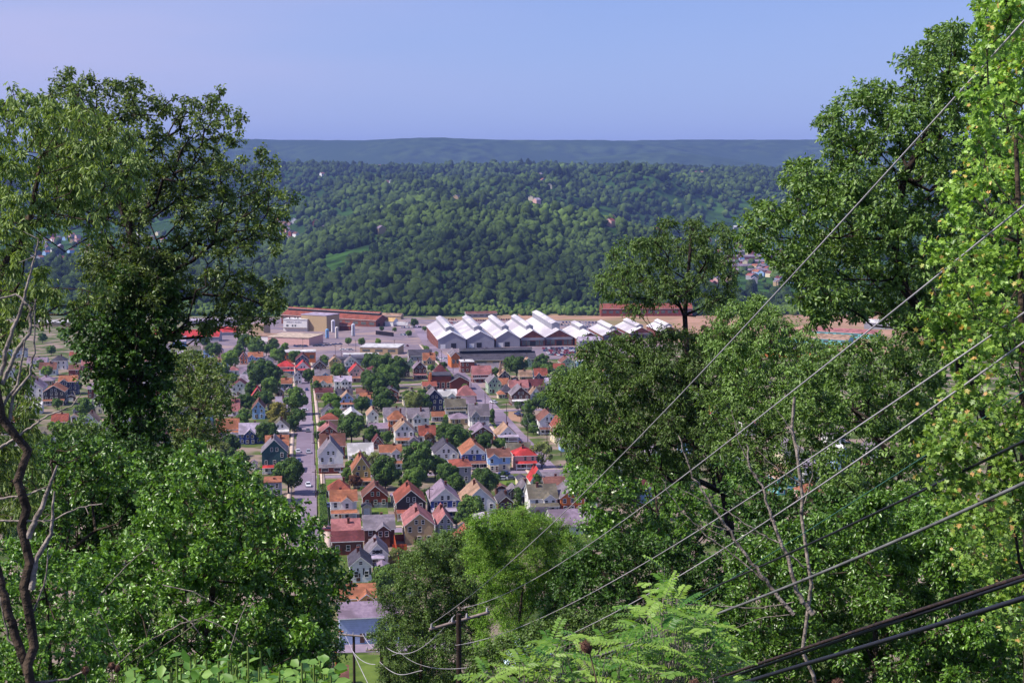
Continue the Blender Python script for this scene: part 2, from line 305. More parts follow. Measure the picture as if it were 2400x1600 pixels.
# ---------------------------------------------------------------- houses
YAW = math.atan(492 / F)
ROOFC = dict(grey=((128, 118, 126), (104, 96, 106)), orange=((166, 108, 80), (128, 80, 62)), brown=((124, 84, 74), (100, 66, 60)), maroon=((104, 56, 58), (84, 46, 50)), red=((190, 66, 64), (160, 50, 52)), pink=((164, 108, 106), (134, 86, 88)), tan=((166, 134, 112), (140, 112, 96)), white=((210, 206, 206), (180, 176, 180)), charcoal=((78, 74, 84), (62, 58, 68)), olive=((112, 104, 90), (90, 86, 76)), mauve=((142, 124, 140), (118, 102, 120)), rust=((150, 84, 68), (116, 62, 54)), lilac=((176, 162, 180), (150, 138, 158)), yellow=((200, 164, 110), (170, 138, 92)), cream=((198, 178, 158), (172, 150, 136)))
WALLC = dict(white=(228, 225, 224), cream=(220, 206, 176), blue=(54, 72, 136), navy=(46, 50, 84), brick=(128, 64, 50), brown=(96, 62, 52), charcoal=(62, 56, 60), teal=(52, 84, 90), mint=(160, 180, 150), tan=(172, 148, 116), yellow=(196, 172, 104), grey=(150, 150, 160), lightblue=(150, 182, 222), bluegrey=(164, 180, 212), orange=(196, 112, 58), pink=(212, 168, 160), red=(170, 44, 40), greygreen=(132, 148, 144), aqua=(120, 190, 196), redbrown=(140, 62, 40))
def roofm(c):
    return mat('roof_' + c, ROOFC[c][0], ROOFC[c][1], rough=.9, scale=1.1, spec=.15, detail=8, col3=tuple(int(v * .74) for v in ROOFC[c][0]), scale3=.22, bump=.25, stripe=(2, 1.6, .22))
def wallm(c):
    a = WALLC[c]; return mat('wall_' + c, a, tuple(int(v * .93) for v in a), rough=.75, scale=1.2, spec=.25, detail=6, stripe=(2, 2.2, .22 if c not in ('brick', 'redbrown') else .3))
TRIM = mat('white_trim', (232, 230, 228), (214, 211, 210), scale=2)
PANE = mat('window_glass', (40, 42, 56), (26, 28, 38), rough=.12, scale=.6, spec=.6)
BRK = mat('chimney_brick', (104, 60, 50), (84, 48, 42), scale=2)
DOORM = mat('door_paint', (86, 58, 46), scale=2)
DECK = mat('porch_boards', (132, 118, 112), scale=2)
_win = {}
def win_mesh(wd, ht, side=False):
    k = (round(wd, 2), round(ht, 2))
    if k not in _win:
        b = MB(); t = .10
        for (x0, x1, z0, z1) in ((-wd / 2 - t, -wd / 2, -t, ht + t), (wd / 2, wd / 2 + t, -t, ht + t), (-wd / 2, wd / 2, ht, ht + t), (-wd / 2 , wd / 2, -t, 0), (-wd / 2, wd / 2, ht / 2 - .03, ht / 2 + .03)): b.box(x0, x1, -.09, .0, z0, z1)
        g = MB(); g.box(-wd / 2, wd / 2, -.035, .0, 0, ht / 2 - .03); g.box(-wd / 2, wd / 2, -.035, .0, ht / 2 + .03, ht)
        c = MB(); t = .11
        for (x0, x1, z0, z1) in ((-wd / 2 - t, -wd / 2, -t, ht + t), (wd / 2, wd / 2 + t, -t, ht + t), (-wd / 2, wd / 2, ht, ht + t), (-wd / 2, wd / 2, -t, 0)): c.box(x0, x1, -.09, .0, z0, z1)
        c.box(-wd / 2, wd / 2, -.035, 0, 0, ht, 1)
        _win[k] = (b.data('window', [TRIM]), g.data('pane', [PANE]), c.data('window', [TRIM, PANE]))
    return _win[k]
def add_window(root, x, y, z, wd, ht, rot=0, fine=True):
    a, g, c = win_mesh(wd, ht)
    o = link('window', a if fine else c, root); o.location = (x, y, z); o.rotation_euler = (0, 0, rot)
    if fine: link('pane', g, o)
def gable_roof(b, x0, x1, y0, y1, eh, rh, ov=.4, t=.2, axis='y', trim=1):
    """gable over the rectangle; axis = ridge direction"""
    if axis == 'y':
        c = (x0 + x1) / 2; hw = (x1 - x0) / 2; s = rh / hw; e = .03
        sec = [(x0 - ov, eh - ov * s + e), (c, eh + rh + e), (x1 + ov, eh - ov * s + e), (x1 + ov, eh - ov * s + e + t), (c, eh + rh + e + t * 1.15), (x0 - ov, eh - ov * s + e + t)]
        b.prism(sec, y0 - ov, y1 + ov, [trim, trim, trim, 0, 0, trim], trim)
    else:
        c = (y0 + y1) / 2; hw = (y1 - y0) / 2; s = rh / hw; e = .03
        sec = [(y0 - ov, eh - ov * s + e), (c, eh + rh + e), (y1 + ov, eh - ov * s + e), (y1 + ov, eh - ov * s + e + t), (c, eh + rh + e + t * 1.15), (y0 - ov, eh - ov * s + e + t)]
        b.prism(sec, x0 - ov, x1 + ov, [trim, trim, trim, 0, 0, trim], trim, axis='x')
def hip_roof(b, x0, x1, y0, y1, eh, rh, ov=.5, t=.2):
    hw = (x1 - x0) / 2; hd = (y1 - y0) / 2; m = min(hw, hd) * .96
    X0, X1, Y0, Y1 = x0 - ov, x1 + ov, y0 - ov, y1 + ov; z = eh + .03; s = rh / m; z -= ov * s * .5
    rx0, rx1 = x0 + m, x1 - m; ry0, ry1 = y0 + m, y1 - m
    if rx0 > rx1: rx0 = rx1 = (x0 + x1) / 2
    if ry0 > ry1: ry0 = ry1 = (y0 + y1) / 2
    T = [(X0, Y0, z + t), (X1, Y0, z + t), (X1, Y1, z + t), (X0, Y1, z + t)]; B = [(x, y, z) for x, y, _ in T]
    R = [(rx0, ry0, eh + rh), (rx1, ry0, eh + rh), (rx1, ry1, eh + rh), (rx0, ry1, eh + rh)]
    for k in range(4):
        l = (k + 1) % 4; b.poly([T[k], T[l], R[l], R[k]], 0); b.poly([B[k], B[l], T[l], T[k]], 1)
    b.poly(B[::-1], 1); b.poly(R, 0)
def walls(b, x0, x1, y0, y1, lo, eh, rh=0, axis='y', ml=1, mu=0, mg=2, base=-2.5):
    for z0, z1, m in ((base, lo, ml), (lo, eh, mu)):
        if z1 <= z0: continue
        for p, q in (((x0, y0), (x1, y0)), ((x1, y0), (x1, y1)), ((x1, y1), (x0, y1)), ((x0, y1), (x0, y0))):
            b.poly([(*p, z0), (*q, z0), (*q, z1), (*p, z1)], m)
    if rh:
        if axis == 'y':
            c = (x0 + x1) / 2
            for y in (y0, y1): b.poly([(x0, y, eh), (x1, y, eh), (c, y, eh + rh)], mg)
        else:
            c = (y0 + y1) / 2
            for x in (x0, x1): b.poly([(x, y0, eh), (x, y1, eh), (x, c, eh + rh)], mg)
HOUSES = []
def REF(h, n):
    """the fullest way to name house h in at most n words"""
    wl_ = h[5].split(' with ')[0]; rf_ = h[5].split(' with ')[-1].replace(' roof', '-roofed house')
    for c in (f'{h[5]} {h[6]}', f'{wl_} {h[6]}', f'{rf_} {h[6]}', f'house {h[6]}', h[5]):
        if len(c.split()) <= n and not (c == f'house {h[6]}' and not h[6]): return c.strip()
    return h[5]
def house(x, yb, wpx, ehp, rhp, typ, roof, wall, low=None, porch=None, loc='', gab=None, depth=None, yaw=0, wing=.45, chim=1, name='house', floors=None, extra=None):
    k = K(yb); kv = k * .965; wd = wpx / k; eh = ehp / kv
    p = G(x, yb); dtan = (yb - 400) / F
    d = depth or min(max(wd * 1.25 if typ in ('gf',) else wd * .85, 6.5), 13)
    if typ == 'gf': rh = rhp / kv
    elif typ in ('gs', 'x'): rh = max(rhp / kv - dtan * d / 2, d * .22)
    else: rh = max(rhp / kv - dtan * d / 2, .5) if typ == 'hip' else 0
    low = low or wall; gab = gab or wall
    roofword = {'gf': 'gable', 'gs': 'side-gabled', 'x': 'cross-gabled', 'hip': 'hipped', 'flat': 'flat'}[typ]
    wallw = wall if low == wall else f'{wall} and {low}'
    if gab != wall and low == wall: wallw = f'{wall} {gab}-gabled'
    lab = f'{wallw} house with {roof} {roofword} roof {loc}'
    for a_, b_ in (('greygreen', 'grey-green'), ('lightblue', 'light blue'), ('redbrown', 'red-brown'), ('bluegrey', 'blue-grey')): lab = lab.replace(a_, b_)
    root = thing(name, lab, name.replace('_', ' ') if name != 'house' else 'house', p, YAW + yaw)
    HOUSES.append((x, yb, wpx, lab, root, f'{wall} house with {roof} roof'.replace('greygreen', 'grey-green').replace('lightblue', 'light blue').replace('redbrown', 'red-brown').replace('bluegrey', 'blue-grey'), loc))
    x0, x1 = -wd / 2, wd / 2; lo = min(2.9, eh * .5) if low != wall else 0
    b = MB(); r = MB(); ax = 'y' if typ == 'gf' else 'x'
    fine = yb > 925
    if typ in ('gf', 'gs', 'x'):
        walls(b, x0, x1, 0, d, lo, eh, rh, ax); gable_roof(r, x0, x1, 0, d, eh, rh, axis=ax)
    elif typ == 'hip':
        walls(b, x0, x1, 0, d, lo, eh); hip_roof(r, x0, x1, 0, d, eh, rh)
    else:
        walls(b, x0, x1, 0, d, lo, eh); r.box(x0 - .15, x1 + .15, -.15, d + .15, eh + .02, eh + .3, 1, top=0)
    wx = None
    if typ == 'x':
        ww = wd * .42; cx = x0 + wing * wd; sl_ = rh / (d / 2); wr = min(ww / 2 * max(sl_, .75), rh * .97); pj = -1.6
        walls(b, cx - ww / 2, cx + ww / 2, pj, .5, lo, eh, 0); b.poly([(cx - ww / 2, pj, eh), (cx + ww / 2, pj, eh), (cx, pj, eh + wr)], 2)
        r2 = MB(); gable_roof(r2, cx - ww / 2, cx + ww / 2, pj, (wr / rh) * d / 2 - .2, eh, wr, ov=.35); wx = (cx, ww, pj, wr)
    mats = [wallm(wall), wallm(low), wallm(gab)]
    b.build('wall', mats, root); ro = r.build('roof', [roofm(roof), TRIM if typ != 'flat' else roofm(roof)], root)
    if wx: r2.build('roof', [roofm(roof), TRIM], root)
    if chim:
        c = MB(); cyy = d * random.uniform(.3, .7); cxx = random.uniform(-.25, .25) * wd if typ != 'gf' else random.choice([-.08, .1]) * wd
        zt = eh + rh + random.uniform(.5, 1.0); c.box(cxx - .35, cxx + .35, cyy - .35, cyy + .35, eh + rh * .3, zt); c.box(cxx - .45, cxx + .45, cyy - .45, cyy + .45, zt, zt + .18)
        c.build('chimney', [BRK], ro)
    # windows
    nf = floors or max(1, round(eh / 2.9)); fh = eh / nf; wh = min(1.5, fh * .55)
    def row(xa, xb, y, z, n, rot=0, wdw=.95):
        for q in range(n):
            t = (q + .5) / n; xx = xa + (xb - xa) * t
            if rng.random() < .12: continue
            xx += rng.normal(0, .12)
            add_window(root, xx if rot == 0 else y, y if rot == 0 else xx, z, wdw, wh, rot, fine)
    n = max(2, min(4, int(wd / 2.5)))
    if wall == 'bluegrey': n = 1; nf = 1
    for q in range(nf):
        z = q * fh + fh * .32
        if wx:
            row(wx[0] - wx[1] / 2, wx[0] + wx[1] / 2, wx[2], z, 2 if wx[1] > 3.4 else 1)
            for xa, xb in ((x0, wx[0] - wx[1] / 2), (wx[0] + wx[1] / 2, x1)):
                if xb - xa > 1.8: row(xa, xb, 0, z, max(1, int((xb - xa) / 2.4)))
        elif q == 0 and porch == 'glazed': row(x0, x1, -1.9 if porch else 0, z, n, wdw=1.5)
        else: row(x0, x1, 0, z, n)
        if x > 700: row(0, d, x0, z, max(2, int(d / 3.4)), -math.pi / 2)
        elif x < 690: row(0, d, x1, z, max(2, int(d / 3.4)), math.pi / 2)
    if typ == 'gf' and rh > 2.2:
        g = 2 if rh > 2.7 else 1
        for q in range(g): add_window(root, (q - (g - 1) / 2) * 1.9, 0, eh + .35, .8, min(1.3, rh * .36), 0, fine)
    if wx and wx[3] > 1.6: add_window(root, wx[0], wx[2], eh + .3, .6, min(1, wx[3] * .4), 0, fine)
    dd = MB(); fy = (wx[2] if wx and abs(wx[0] + wd * .12) < wx[1] / 2 else 0)
    dd.box(-.5, .5, -.06, 0, 0, 2.05); do = dd.build('door', [DOORM], root, (-wd * .12, fy, .35))
    if fine:
        hb = MB(); hb.box(.32, .42, -.14, -.06, .95, 1.08); hb.build('handle', [TRIM], do)
    if porch:
        pc = porch if porch not in ('glazed', 'deck') else roof; pd = 2.2; yy = (wx[2] if wx else 0)
        pw0, pw1 = (x0 - .1, x1 + .1)
        dk = MB(); dk.box(pw0 + .2, pw1 - .2, yy - pd, yy - .01, -2.2, .3, 0); dko = dk.build('porch', [DECK if porch != 'glazed' else mats[1]], root)
        pr = MB(); pr.prism([(yy - pd - .3, 2.62), (yy - .02, 3.25), (yy - .02, 3.42), (yy - pd - .3, 2.8)], pw0, pw1, [1, 1, 0, 1], 1, axis='x'); pr.build('porch_roof', [roofm(pc), TRIM], dko)
        if porch == 'glazed':
            gw = MB(); gw.box(pw0 + .3, pw1 - .3, yy - pd, yy - pd + .15, .3, 2.66); gw.build('porch_wall', [mats[1]], dko)
            for q in range(2): add_window(root, (q - .5) * wd * .5, yy - pd, 1.2, wd * .26, 1.1, 0, False)
        elif fine:
            pm = MB(); pm.box(-.11, .11, -.11, .11, .3, 2.64)
            me = pm.data('post', [TRIM])
            for q in range(3 if wd < 9 else 4):
                o = link('post', me, dko); o.location = (pw0 + .35 + (pw1 - pw0 - .7) * q / (2 if wd < 9 else 3), yy - pd + .2, 0)
            rl = MB(); rl.box(pw0 + .45, pw1 - .45, yy - pd + .17, yy - pd + .23, .75, 1.15); rl.build('railing', [TRIM], dko)
    if extra: extra(root, wd, d, eh, rh)
    return root
H = house
# x, base row, width, eave height, roof height, type, roof, walls, lower walls, porch, where it stands
H(644, 1110, 58, 50, 28, 'gf', 'grey', 'teal', 'white', 'red', 'left of the street by the round tree')
H(650, 1072, 52, 27, 24, 'gs', 'orange', 'brick', None, None, 'behind the teal gable house', yaw=0)
H(776, 1108, 57, 40, 33, 'gf', 'grey', 'white', 'brick', 'glazed', 'right of the street at the crossing', depth=12)
H(780, 1075, 57, 30, 28, 'gs', 'brown', 'brick', None, None, 'behind the white and brick house')
H(846, 1090, 57, 24, 27, 'x', 'white', 'white', None, None, 'with sheet metal roof behind the small maples', chim=0)
H(916, 1098, 50, 38, 17, 'x', 'orange', 'white', None, 'orange', 'left of the tallest town trees', wing=.75)
H(848, 1142, 42, 39, 30, 'gf', 'orange', 'yellow', None, 'orange', 'left of the dark round maple', depth=11)
H(795, 1166, 48, 18, 25, 'hip', 'rust', 'white', None, None, 'tucked behind the orange porch house')
H(806, 1216, 60, 42, 25, 'x', 'orange', 'white', None, 'orange', 'with clipped hedge beside the street', wing=.62)
H(880, 1190, 58, 26, 24, 'gf', 'brown', 'redbrown', 'grey', None, 'behind the green yard', depth=9)
H(964, 1218, 68, 40, 28, 'gf', 'rust', 'charcoal', 'brown', 'rust', 'in the row by the lower street', depth=14)
H(1044, 1214, 67, 40, 28, 'gf', 'mauve', 'blue', 'blue', 'lilac', 'in the row of gables', gab='white', depth=14)
H(1125, 1217, 76, 38, 34, 'gf', 'tan', 'white', 'brown', None, 'fourth in the row of gables', depth=14)
H(1186, 1195, 33, 18, 13, 'gf', 'charcoal', 'brown', None, None, 'small, right of the tan roofed gable', depth=9, floors=1)
H(1206, 1168, 24, 16, 11, 'gf', 'grey', 'charcoal', None, None, 'smallest dark gable by the vacant lot', depth=6, chim=0)
H(1232, 1180, 34, 27, 19, 'gf', 'grey', 'white', None, None, 'with tall white chimney by the vacant lot', depth=8)
H(1274, 1200, 66, 32, 33, 'x', 'olive', 'white', None, 'deck', 'with white balcony near the right oak', wing=.7, depth=10)
H(1342, 1200, 56, 34, 22, 'gf', 'grey', 'orange', 'redbrown', None, 'half hidden by the right oak', depth=12)
H(1330, 1252, 74, 20, 38, 'gs', 'mauve', 'white', None, None, 'at the lower edge of town by the oak', depth=11, chim=0)
H(1266, 1212, 42, 8, 11, 'gs', 'charcoal', 'grey', None, None, 'low shed before the balcony house', depth=6, chim=0, floors=1, name='garden_shed')
H(1303, 1150, 52, 13, 19, 'gs', 'brown', 'white', None, None, 'between the garage and the oak', depth=9)
H(1292, 1137, 62, 13, 15, 'gs', 'grey', 'charcoal', None, None, 'long garage behind the brown roofed house', depth=8, chim=0, floors=1, name='garage')
H(1261, 1146, 34, 20, 26, 'gf', 'red', 'white', None, None, 'small, right of the vacant lot', depth=8)
H(1232, 1100, 50, 32, 22, 'hip', 'red', 'pink', None, 'red', 'on the cross street', depth=9)
H(1170, 1104, 52, 33, 19, 'x', 'brown', 'lightblue', 'cream', None, 'on the cross street', wing=.25)
H(1113, 1100, 57, 35, 22, 'gf', 'orange', 'blue', 'navy', 'brown', 'on the cross street', gab='white', depth=14)
H(1046, 1092, 54, 29, 22, 'gf', 'charcoal', 'white', None, None, 'behind the big maples', depth=13)
H(1082, 1132, 44, 38, 16, 'hip', 'rust', 'grey', None, None, 'wedged between maples on the cross street', depth=12)
H(1218, 1082, 54, 22, 22, 'x', 'olive', 'greygreen', None, None, 'right behind the red hipped roof', wing=.7)
H(1190, 1036, 48, 13, 22, 'gf', 'tan', 'white', 'brick', 'lilac', 'beside the broad avenue', depth=13, floors=1)
H(1132, 1042, 48, 26, 15, 'gf', 'mauve', 'brown', None, None, 'left of the tan roofed avenue house', depth=13)
H(1124, 1000, 46, 26, 26, 'x', 'grey', 'grey', 'white', None, 'tall, beside the broad avenue', wing=.3)
H(1078, 995, 44, 14, 14, 'hip', 'mauve', 'tan', None, None, 'low, behind the school yard', depth=9, chim=0, floors=1)
H(1028, 987, 30, 11, 11, 'gs', 'orange', 'grey', None, None, 'little garage by the alley', depth=6, chim=0, floors=1, name='garage')
H(981, 1009, 50, 30, 22, 'x', 'grey', 'white', 'white', None, 'with dark timbering by the alley', wing=.45)
H(1019, 964, 40, 29, 20, 'gf', 'grey', 'navy', None, None, 'above the little garage', gab='navy', depth=12)
H(1069, 974, 46, 20, 19, 'gs', 'olive', 'charcoal', 'grey', 'olive', 'behind the mauve roofed bungalow')
H(1050, 942, 42, 14, 15, 'x', 'white', 'white', None, None, 'left of the pink hipped roof', wing=.7)
H(1094, 942, 46, 15, 24, 'hip', 'pink', 'brick', None, None, 'at the avenue bend')
H(1099, 955, 30, 10, 14, 'gs', 'mauve', 'grey', None, None, 'low, at the avenue edge', chim=0, floors=1)
H(1221, 950, 43, 24, 18, 'gf', 'grey', 'brown', None, 'white', 'with white porch right of the avenue', depth=12)
H(1256, 948, 27, 22, 16, 'gf', 'tan', 'white', None, None, 'right of the dark brick porch house')
H(1160, 922, 31, 24, 16, 'gf', 'grey', 'mint', None, None, 'right of the avenue', depth=13)
H(1181, 915, 24, 14, 14, 'gs', 'orange', 'tan', None, None, 'behind the mint gable')
H(1188, 930, 26, 12, 18, 'hip', 'charcoal', 'brick', None, None, 'next to the mint gable', chim=0)
H(1176, 934, 16, 10, 9, 'hip', 'orange', 'cream', None, None, 'tiny, at the avenue pavement', chim=0, floors=1)
H(1217, 921, 44, 12, 18, 'gs', 'pink', 'pink', None, None, 'above the dark brick porch house')
H(1257, 919, 38, 14, 16, 'gs', 'maroon', 'tan', None, None, 'next to the long pink roof')
H(1294, 918, 28, 20, 12, 'x', 'lilac', 'lightblue', 'white', None, 'near the right oak', wing=.5)
H(1287, 1018, 46, 31, 18, 'gf', 'brown', 'white', None, 'brown', 'right of the avenue below the oak', depth=12)
H(1316, 1040, 30, 34, 20, 'gf', 'rust', 'brick', 'cream', None, 'tall, beside the oak leaves', depth=13)
H(1332, 1058, 32, 20, 12, 'gf', 'lilac', 'white', 'lightblue', None, 'at the corner below the oak')
H(1378, 1088, 34, 30, 14, 'gf', 'lilac', 'red', 'white', None, 'seen through the oak leaves')
H(760, 938, 40, 17, 11, 'gs', 'maroon', 'tan', None, None, 'on the street corner')
H(807, 936, 38, 11, 14, 'gs', 'charcoal', 'white', None, None, 'right of the maroon roofed corner house')
H(814, 958, 32, 22, 15, 'gf', 'tan', 'lightblue', None, 'orange', 'behind the bright green tree')
H(855, 934, 38, 11, 13, 'gs', 'brown', 'white', None, None, 'left of the dark maples')
H(859, 950, 28, 15, 14, 'x', 'orange', 'lightblue', None, None, 'small, left of the dark maples', wing=.6)
H(772, 986, 36, 18, 14, 'gf', 'charcoal', 'white', None, None, 'behind the ivy hedge')
H(773, 1004, 40, 20, 16, 'hip', 'rust', 'tan', None, None, 'with mansard roof behind the ivy hedge', chim=0)
H(825, 1004, 50, 22, 18, 'gf', 'white', 'tan', None, None, 'with patchy roof among the maples', depth=12, chim=0)
H(874, 1000, 26, 26, 13, 'gf', 'tan', 'white', None, None, 'tall and narrow among the maples', depth=11)
H(926, 1004, 50, 26, 22, 'gs', 'grey', 'white', None, None, 'behind the orange hipped house')
H(931, 1014, 40, 30, 22, 'hip', 'orange', 'orange', 'brick', None, 'in the middle of town')
H(889, 1014, 46, 10, 12, 'gs', 'mauve', 'grey', None, None, 'low row left of the orange hipped house', chim=0, floors=1)
H(772, 1034, 46, 18, 17, 'gf', 'pink', 'brick', None, None, 'with two white windows near the street', depth=13, floors=1)
H(949, 1044, 43, 34, 19, 'gf', 'tan', 'white', None, 'orange', 'with orange awning', gab='white', depth=13)
H(886, 1052, 22, 14, 14, 'gf', 'maroon', 'brick', None, None, 'tiny chapel-like, behind the white metal roof', depth=8, chim=0, floors=1)
H(1002, 1040, 38, 20, 22, 'x', 'rust', 'white', None, None, 'below the school lawn', wing=.5)
H(970, 1046, 24, 12, 10, 'gf', 'mauve', 'grey', None, None, 'small, right of the orange awning house', floors=1)
H(757, 912, 42, 14, 16, 'x', 'orange', 'white', 'tan', None, 'by the north street', wing=.5)
H(804, 914, 40, 20, 12, 'x', 'lilac', 'white', None, None, 'by the north street', wing=.6)
H(836, 895, 34, 22, 17, 'gf', 'red', 'pink', None, 'orange', 'left of the biggest dark trees', depth=13)
H(670, 878, 38, 18, 14, 'hip', 'red', 'pink', 'lightblue', 'red', 'left one of two red-roofed neighbours')
H(710, 876, 34, 12, 15, 'gf', 'red', 'white', 'white', 'red', 'right one of two red-roofed neighbours')
H(709, 862, 30, 18, 12, 'gf', 'maroon', 'navy', None, None, 'behind the red-roofed pair', depth=14)
H(750, 876, 30, 16, 13, 'gf', 'charcoal', 'brown', None, None, 'right of the red-roofed pair')
H(756, 893, 34, 15, 12, 'x', 'grey', 'lightblue', None, None, 'above the orange cross gable', wing=.7)
H(786, 868, 28, 19, 12, 'gf', 'tan', 'yellow', None, None, 'below the car park')
H(824, 868, 30, 18, 13, 'gf', 'grey', 'white', 'blue', None, 'below the car park')
H(669, 898, 33, 15, 10, 'hip', 'olive', 'grey', None, None, 'in front of the red-roofed pair', chim=0)
H(698, 900, 18, 18, 11, 'gf', 'grey', 'white', None, None, 'narrow timbered, by the street end')
H(672, 914, 24, 15, 12, 'gs', 'orange', 'teal', None, None, 'behind the upper street trees')
H(599, 852, 34, 15, 11, 'x', 'orange', 'lightblue', None, None, 'at the wooded edge of town', wing=.25)
H(571, 853, 16, 16, 10, 'gf', 'pink', 'orange', None, None, 'narrow, at the wooded edge of town')
H(599, 862, 30, 8, 9, 'hip', 'tan', 'white', None, None, 'low, before the light blue gable', chim=0, floors=1)
H(628, 858, 24, 12, 8, 'gf', 'grey', 'white', None, None, 'left of the dark tall cypress')
H(520, 862, 28, 13, 9, 'gs', 'pink', 'lightblue', None, None, 'seen past the drooping branch')
H(515, 838, 16, 16, 8, 'gf', 'grey', 'pink', None, None, 'just under the drooping branch')
H(528, 884, 20, 13, 10, 'gf', 'lilac', 'white', None, None, 'among the western roofs', chim=0)
H(547, 880, 24, 12, 10, 'hip', 'pink', 'white', None, None, 'among the western roofs')
H(578, 888, 32, 13, 14, 'x', 'mauve', 'white', None, None, 'among the western roofs', wing=.4)
H(578, 908, 28, 10, 20, 'gs', 'lilac', 'grey', None, None, 'before the mauve cross gable', chim=0)
H(563, 928, 40, 20, 14, 'gf', 'maroon', 'white', None, None, 'above the dark hedge trees', depth=12)
H(524, 920, 26, 22, 10, 'gs', 'charcoal', 'grey', None, None, 'at the far left leaf edge')
H(516, 900, 18, 10, 10, 'hip', 'orange', 'cream', None, None, 'at the far left leaf edge', chim=0)
H(604, 942, 30, 12, 20, 'gf', 'red', 'brick', None, None, 'half covered by a bright tree')
H(655, 930, 20, 12, 9, 'gf', 'lilac', 'tan', None, None, 'small, left of the street trees')
H(664, 968, 32, 14, 24, 'gs', 'lilac', 'blue', None, None, 'behind the yellowish tree')
H(606, 982, 28, 24, 16, 'gf', 'brown', 'lightblue', None, None, 'left of the yellowish tree', depth=13)
H(657, 1024, 40, 20, 18, 'gf', 'olive', 'white', None, 'white', 'left of the street below the yellowish tree')
H(589, 1040, 54, 24, 24, 'x', 'lilac', 'blue', None, None, 'with two chimneys on the ridge', wing=.45)
H(534, 1026, 50, 20, 24, 'gs', 'orange', 'cream', None, 'orange', 'at the left tree edge')
H(552, 974, 18, 12, 26, 'gs', 'pink', 'white', None, None, 'behind the cream orange-roofed house')
H(455, 1092, 30, 34, 16, 'gf', 'lilac', 'grey', None, None, 'in the gap below the vine-clad tree')
H(127, 950, 48, 31, 14, 'gf', 'orange', 'charcoal', None, 'orange', 'left of the vine-clad tree', depth=12)
H(160, 925, 42, 30, 14, 'x', 'orange', 'navy', None, None, 'left of the vine-clad tree', wing=.3)
H(80, 945, 42, 34, 15, 'gf', 'mauve', 'white', None, None, 'by the dead tree', depth=14)
H(76, 970, 40, 16, 12, 'gs', 'white', 'white', None, None, 'low, by the dead tree', chim=0, floors=1)
H(106, 904, 36, 12, 12, 'hip', 'mauve', 'tan', None, None, 'beyond the dead tree')
H(112, 880, 38, 14, 16, 'gs', 'brown', 'white', None, None, 'beyond the dead tree')
H(138, 866, 34, 20, 12, 'hip', 'charcoal', 'white', None, None, 'beyond the dead tree')
H(86, 862, 44, 12, 12, 'x', 'mauve', 'white', None, None, 'beyond the dead tree', wing=.4)
H(140, 998, 36, 10, 18, 'gs', 'rust', 'brown', None, None, 'low among left shrubs')
H(210, 1010, 40, 20, 20, 'gf', 'tan', 'white', None, None, 'left of the vine-clad trunk')
H(30, 900, 40, 20, 14, 'gf', 'grey', 'white', None, None, 'behind the dead tree branches')
H(185, 975, 26, 14, 12, 'gf', 'grey', 'grey', None, None, 'small, left of the vine-clad trunk')
H(210, 870, 36, 14, 14, 'gs', 'pink', 'brick', None, None, 'seen through the ivy leaves')
H(380, 830, 34, 12, 12, 'gs', 'grey', 'white', None, None, 'right of the vine-clad trunk')
H(420, 812, 30, 12, 12, 'x', 'lilac', 'lightblue', None, None, 'right of the vine-clad trunk')
H(1006, 866, 28, 22, 16, 'x', 'orange', 'tan', 'white', None, 'at the avenue top', wing=.5)
H(962, 864, 18, 12, 12, 'gf', 'grey', 'mint', None, None, 'near the avenue top')
H(985, 888, 30, 24, 15, 'gf', 'mauve', 'brown', None, 'pink', 'left of the avenue')
H(949, 884, 22, 22, 14, 'gf', 'maroon', 'charcoal', None, None, 'beside the tall dark trees')
H(1033, 884, 30, 12, 18, 'hip', 'maroon', 'pink', None, None, 'left of the avenue by the brick hall')
H(1183, 897, 26, 16, 12, 'gf', 'tan', 'charcoal', 'white', None, 'with little spire')
H(1232, 892, 28, 10, 14, 'gs', 'tan', 'tan', None, None, 'between the two big maples')
H(1268, 896, 30, 16, 16, 'x', 'rust', 'navy', 'white', None, 'right of the two big maples', wing=.3)
H(1238, 860, 18, 12, 9, 'gf', 'tan', 'mint', None, None, 'between the two big maples')
H(1331, 866, 32, 16, 11, 'gf', 'brown', 'mint', None, None, 'below the crowded car lot')
H(1309, 872, 32, 8, 12, 'gs', 'rust', 'cream', None, None, 'below the crowded car lot', chim=0)
H(1364, 866, 24, 19, 8, 'flat', 'white', 'lightblue', None, None, 'below the crowded car lot')
H(1366, 838, 22, 10, 7, 'gs', 'orange', 'orange', None, None, 'beside the crowded car lot', chim=0)
H(1130, 896, 44, 18, 20, 'gs', 'pink', 'brick', None, 'grey', 'row below the long grey shed', name='row_house')
H(1138, 872, 72, 6, 14, 'gs', 'grey', 'tan', None, None, 'below the long grey shed', chim=0, depth=12, name='warehouse')
H(1140, 858, 56, 10, 14, 'gs', 'mauve', 'tan', None, None, 'against the long grey shed', chim=1, depth=12, name='warehouse')
H(1096, 873, 32, 24, 6, 'flat', 'white', 'brick', None, None, 'two storeys high by the avenue', depth=12, name='shop_building')
H(986, 846, 54, 12, 14, 'gs', 'charcoal', 'grey', None, None, 'at the avenue top', chim=0, depth=14, name='warehouse')
